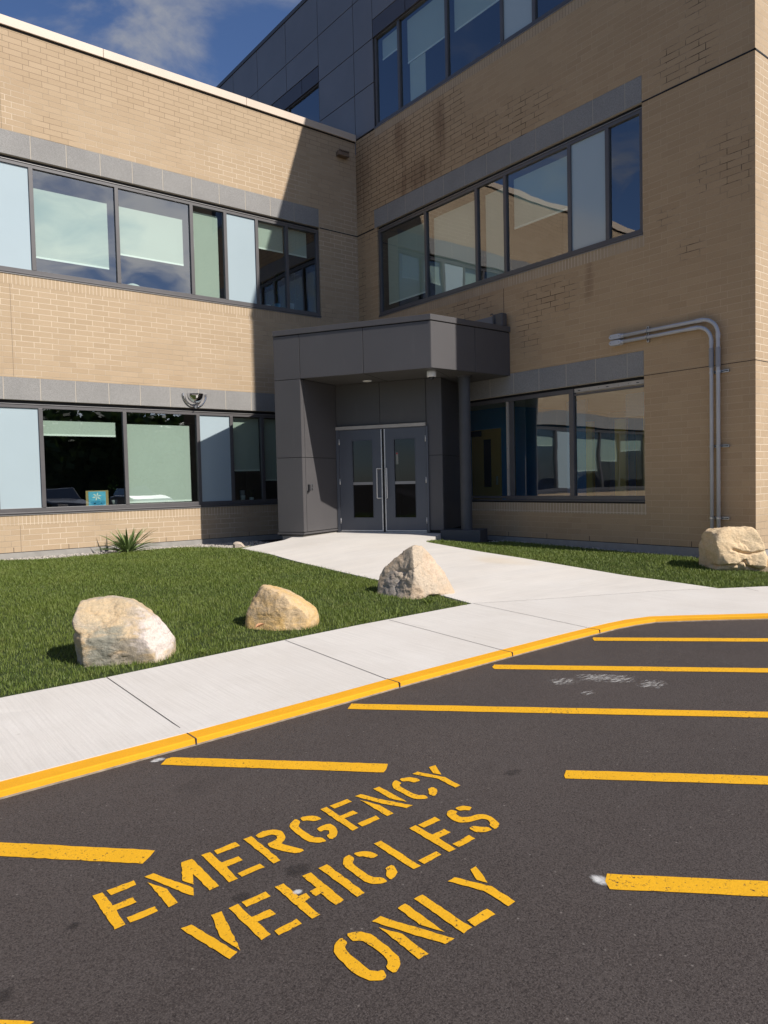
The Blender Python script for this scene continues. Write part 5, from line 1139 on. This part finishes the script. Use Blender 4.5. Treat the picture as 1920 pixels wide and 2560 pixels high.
# ------------------------------------------------------------------ yucca and weeds
def rosette(name, base, n, L, W, seed, mat, label, cat, droop=.35):
    rs = random.Random(seed); m = MB(); tones = []
    for k in range(n):
        a = rs.uniform(0, 6.283); el = rs.uniform(.22, 1.2) if k > n*.3 else rs.uniform(.8, 1.4); ln = L*rs.uniform(.6, 1.0)*(1.0 if el < 1.0 else .72); w = W*rs.uniform(.8, 1.15)
        d = Vector((math.cos(a), math.sin(a))); s = Vector((-d.y, d.x)); pos_ = Vector((0, 0)); z = 0.0; seg = 6; prev = None; tn = rs.random()
        r0 = rs.uniform(0, .04)
        for i in range(seg+1):
            t = i/seg; e = el-droop*t*t*(1.6-el)*1.3; ww = w*(0.75+.6*t-1.35*t*t*t) if t < 1 else .0008; ww = max(ww, .0008)
            if i: pos_ = pos_+d*(ln/seg*math.cos(e)); z += ln/seg*math.sin(e)
            c = Vector((base[0]+d.x*r0+pos_.x, base[1]+d.y*r0+pos_.y, base[2]+z))
            sv = Vector((s.x, s.y, 0))*ww; fold = Vector((0, 0, ww*.5))
            row = (c-sv+fold, c.copy(), c+sv+fold)
            if prev:
                i0 = len(m.v); m.v += [tuple(x) for x in (*prev, *row)]; m.f += [(i0, i0+1, i0+4, i0+3), (i0+1, i0+2, i0+5, i0+4)]; tones += [(.9 if rs.random() < .3 else .55)*(.6+.4*tn), .12*tn, (.55+.35*tn)]*2
            prev = row
    o = free(m, name, mat, label, cat, base, smooth=False)
    at = o.data.attributes.new('tone', 'FLOAT', 'POINT'); at.data.foreach_set('value', np.array(tones, np.float32)); return o
rosette('yucca_plant', (-6.25, -.66, .15), 90, .78, .021, 4, 'yucca', 'spiky variegated yucca growing from the gravel by the left wall', 'plant')
for k, (x, y, s, lb) in enumerate(((-6.42, -9.16, .10, 'low broad-leaved weed at the sidewalk edge left of the pointed boulder'), (-8.62, -9.36, .07, 'small weed at the lawn edge between the two left boulders'), (-5.75, -8.9, .10, 'weed tuft in front of the pointed boulder'), (-6.9, -9.22, .06, 'tiny clover patch on the sidewalk edge below the golden boulder'))):
    rosette('weed', (x, y, z_left(x, y)), 14, s, .011, 20+k, 'grass', lb, 'weed', .6)

# ------------------------------------------------------------------ what stands behind the camera and shows in the glass
def tree(x, y, h, r, seed):
    o = thing('tree', 'broadleaf tree beyond the car park, seen reflected in the windows', 'tree', (x, y, 0), 'trees reflected in the windows'); rs = random.Random(seed)
    m = MB(); m.tube([(x, y, -.1), (x+.1, y, h*.3), (x+.3, y+.2, h*.75)], [.28, .2, .06], 8)
    for k in range(5):
        a = k*1.3; m.tube([(x+.1, y, h*.3), (x+math.cos(a)*r*.5, y+math.sin(a)*r*.5, h*.6)], [.1, .03], 6)
    m.build('trunk', 'bark', o); m = MB(); cl = [(rs.uniform(-r, r)*.75, rs.uniform(-r, r)*.75, h*rs.uniform(.18, .9), r*rs.uniform(.32, .55)) for _ in range(22)]
    for _ in range(7500):
        c = rs.choice(cl); d = Vector((rs.gauss(0, 1), rs.gauss(0, 1), rs.gauss(0, 1))).normalized()*c[3]*rs.uniform(.55, 1.08); p = Vector((x+c[0], y+c[1], c[2]))+d; p.z = max(p.z, .3)
        a = Vector((rs.gauss(0, 1), rs.gauss(0, 1), rs.gauss(0, 1))).normalized()*.40; b = a.cross(Vector((rs.gauss(0, 1), rs.gauss(0, 1), rs.gauss(0, 1)))).normalized()*.34; m.quad(p-a, p-b, p+a, p+b)
    m.build('crown', 'crown', o)
for k, (x, y, h, r) in enumerate(((-20, -44, 4.6, 3.6), (-13, -46, 4.0, 3.4), (-7, -47, 4.2, 3.4), (-1, -45, 6.0, 4.2), (5.2, -47, 7.2, 4.4), (12, -46, 7.4, 4.4), (19, -49, 8, 4.8), (-27, -46, 6, 4.2), (27, -48, 9, 4.8), (34, -48, 9, 4.8), (-35, -46, 8, 4.8))): tree(x, y, h, r, k)
def car(x, y, rz, mat, label):
    o = thing('parked_car', label, 'car', (x, y, 0), 'parked cars reflected in the windows'); c, s = math.cos(rz), math.sin(rz)
    T = lambda p: (x+p[0]*c-p[1]*s, y+p[0]*s+p[1]*c, p[2])
    def shell(name, prof, w0, w1, mt, zs_=None):
        m = MB(); n = len(prof); m.v = [T((a, -w0 if b < 1.0 else -w1, b)) for a, b in prof]+[T((a, w0 if b < 1.0 else w1, b)) for a, b in prof]
        m.f = [tuple(range(n)), tuple(range(2*n-1, n-1, -1))]+[(k, n+k, n+(k+1) % n, (k+1) % n) for k in range(n)]
        return m.build(name, mt, o, bevel=.05, fixn=True)
    shell('body', [(-2.2, .35), (-2.25, .7), (-2.1, .92), (-1.2, .99), (1.0, .99), (2.0, .82), (2.25, .65), (2.2, .3)], .88, .88, mat)
    shell('cabin', [(-1.9, .95), (-1.35, 1.42), (.1, 1.45), (.95, .97)], .80, .62, 'carglass')
    for a in (-1.35, 1.4):
        for b in (-.82, .82): m = MB(); m.tube([T((a, b-.1, .33)), T((a, b+.1, .33))], .33, 20); m.build('wheel', 'tyre', o)
    for b in (-.6, .6): MB().prism([T((p, b+q, 0))[:2] for p, q in ((2.15, -.15), (2.27, -.15), (2.27, .15), (2.15, .15))], .62, .74).build('headlight', 'white', o)
car(-2.2, -20.5, R(85), 'carpaint', 'dark parked car facing the building, seen reflected in the left window')
car(1.6, -20.8, R(88), 'zinc', 'silver parked car facing the building, seen reflected in the left window')
car(-14.5, -22, R(92), 'white', 'white parked car facing the building, seen reflected at the far left')

# ------------------------------------------------------------------ render settings
scene.cycles.use_denoising = True
scene.cycles.max_bounces = 8; scene.cycles.transparent_max_bounces = 12
for o in scene.objects:
    if '_o' in o: del o['_o']
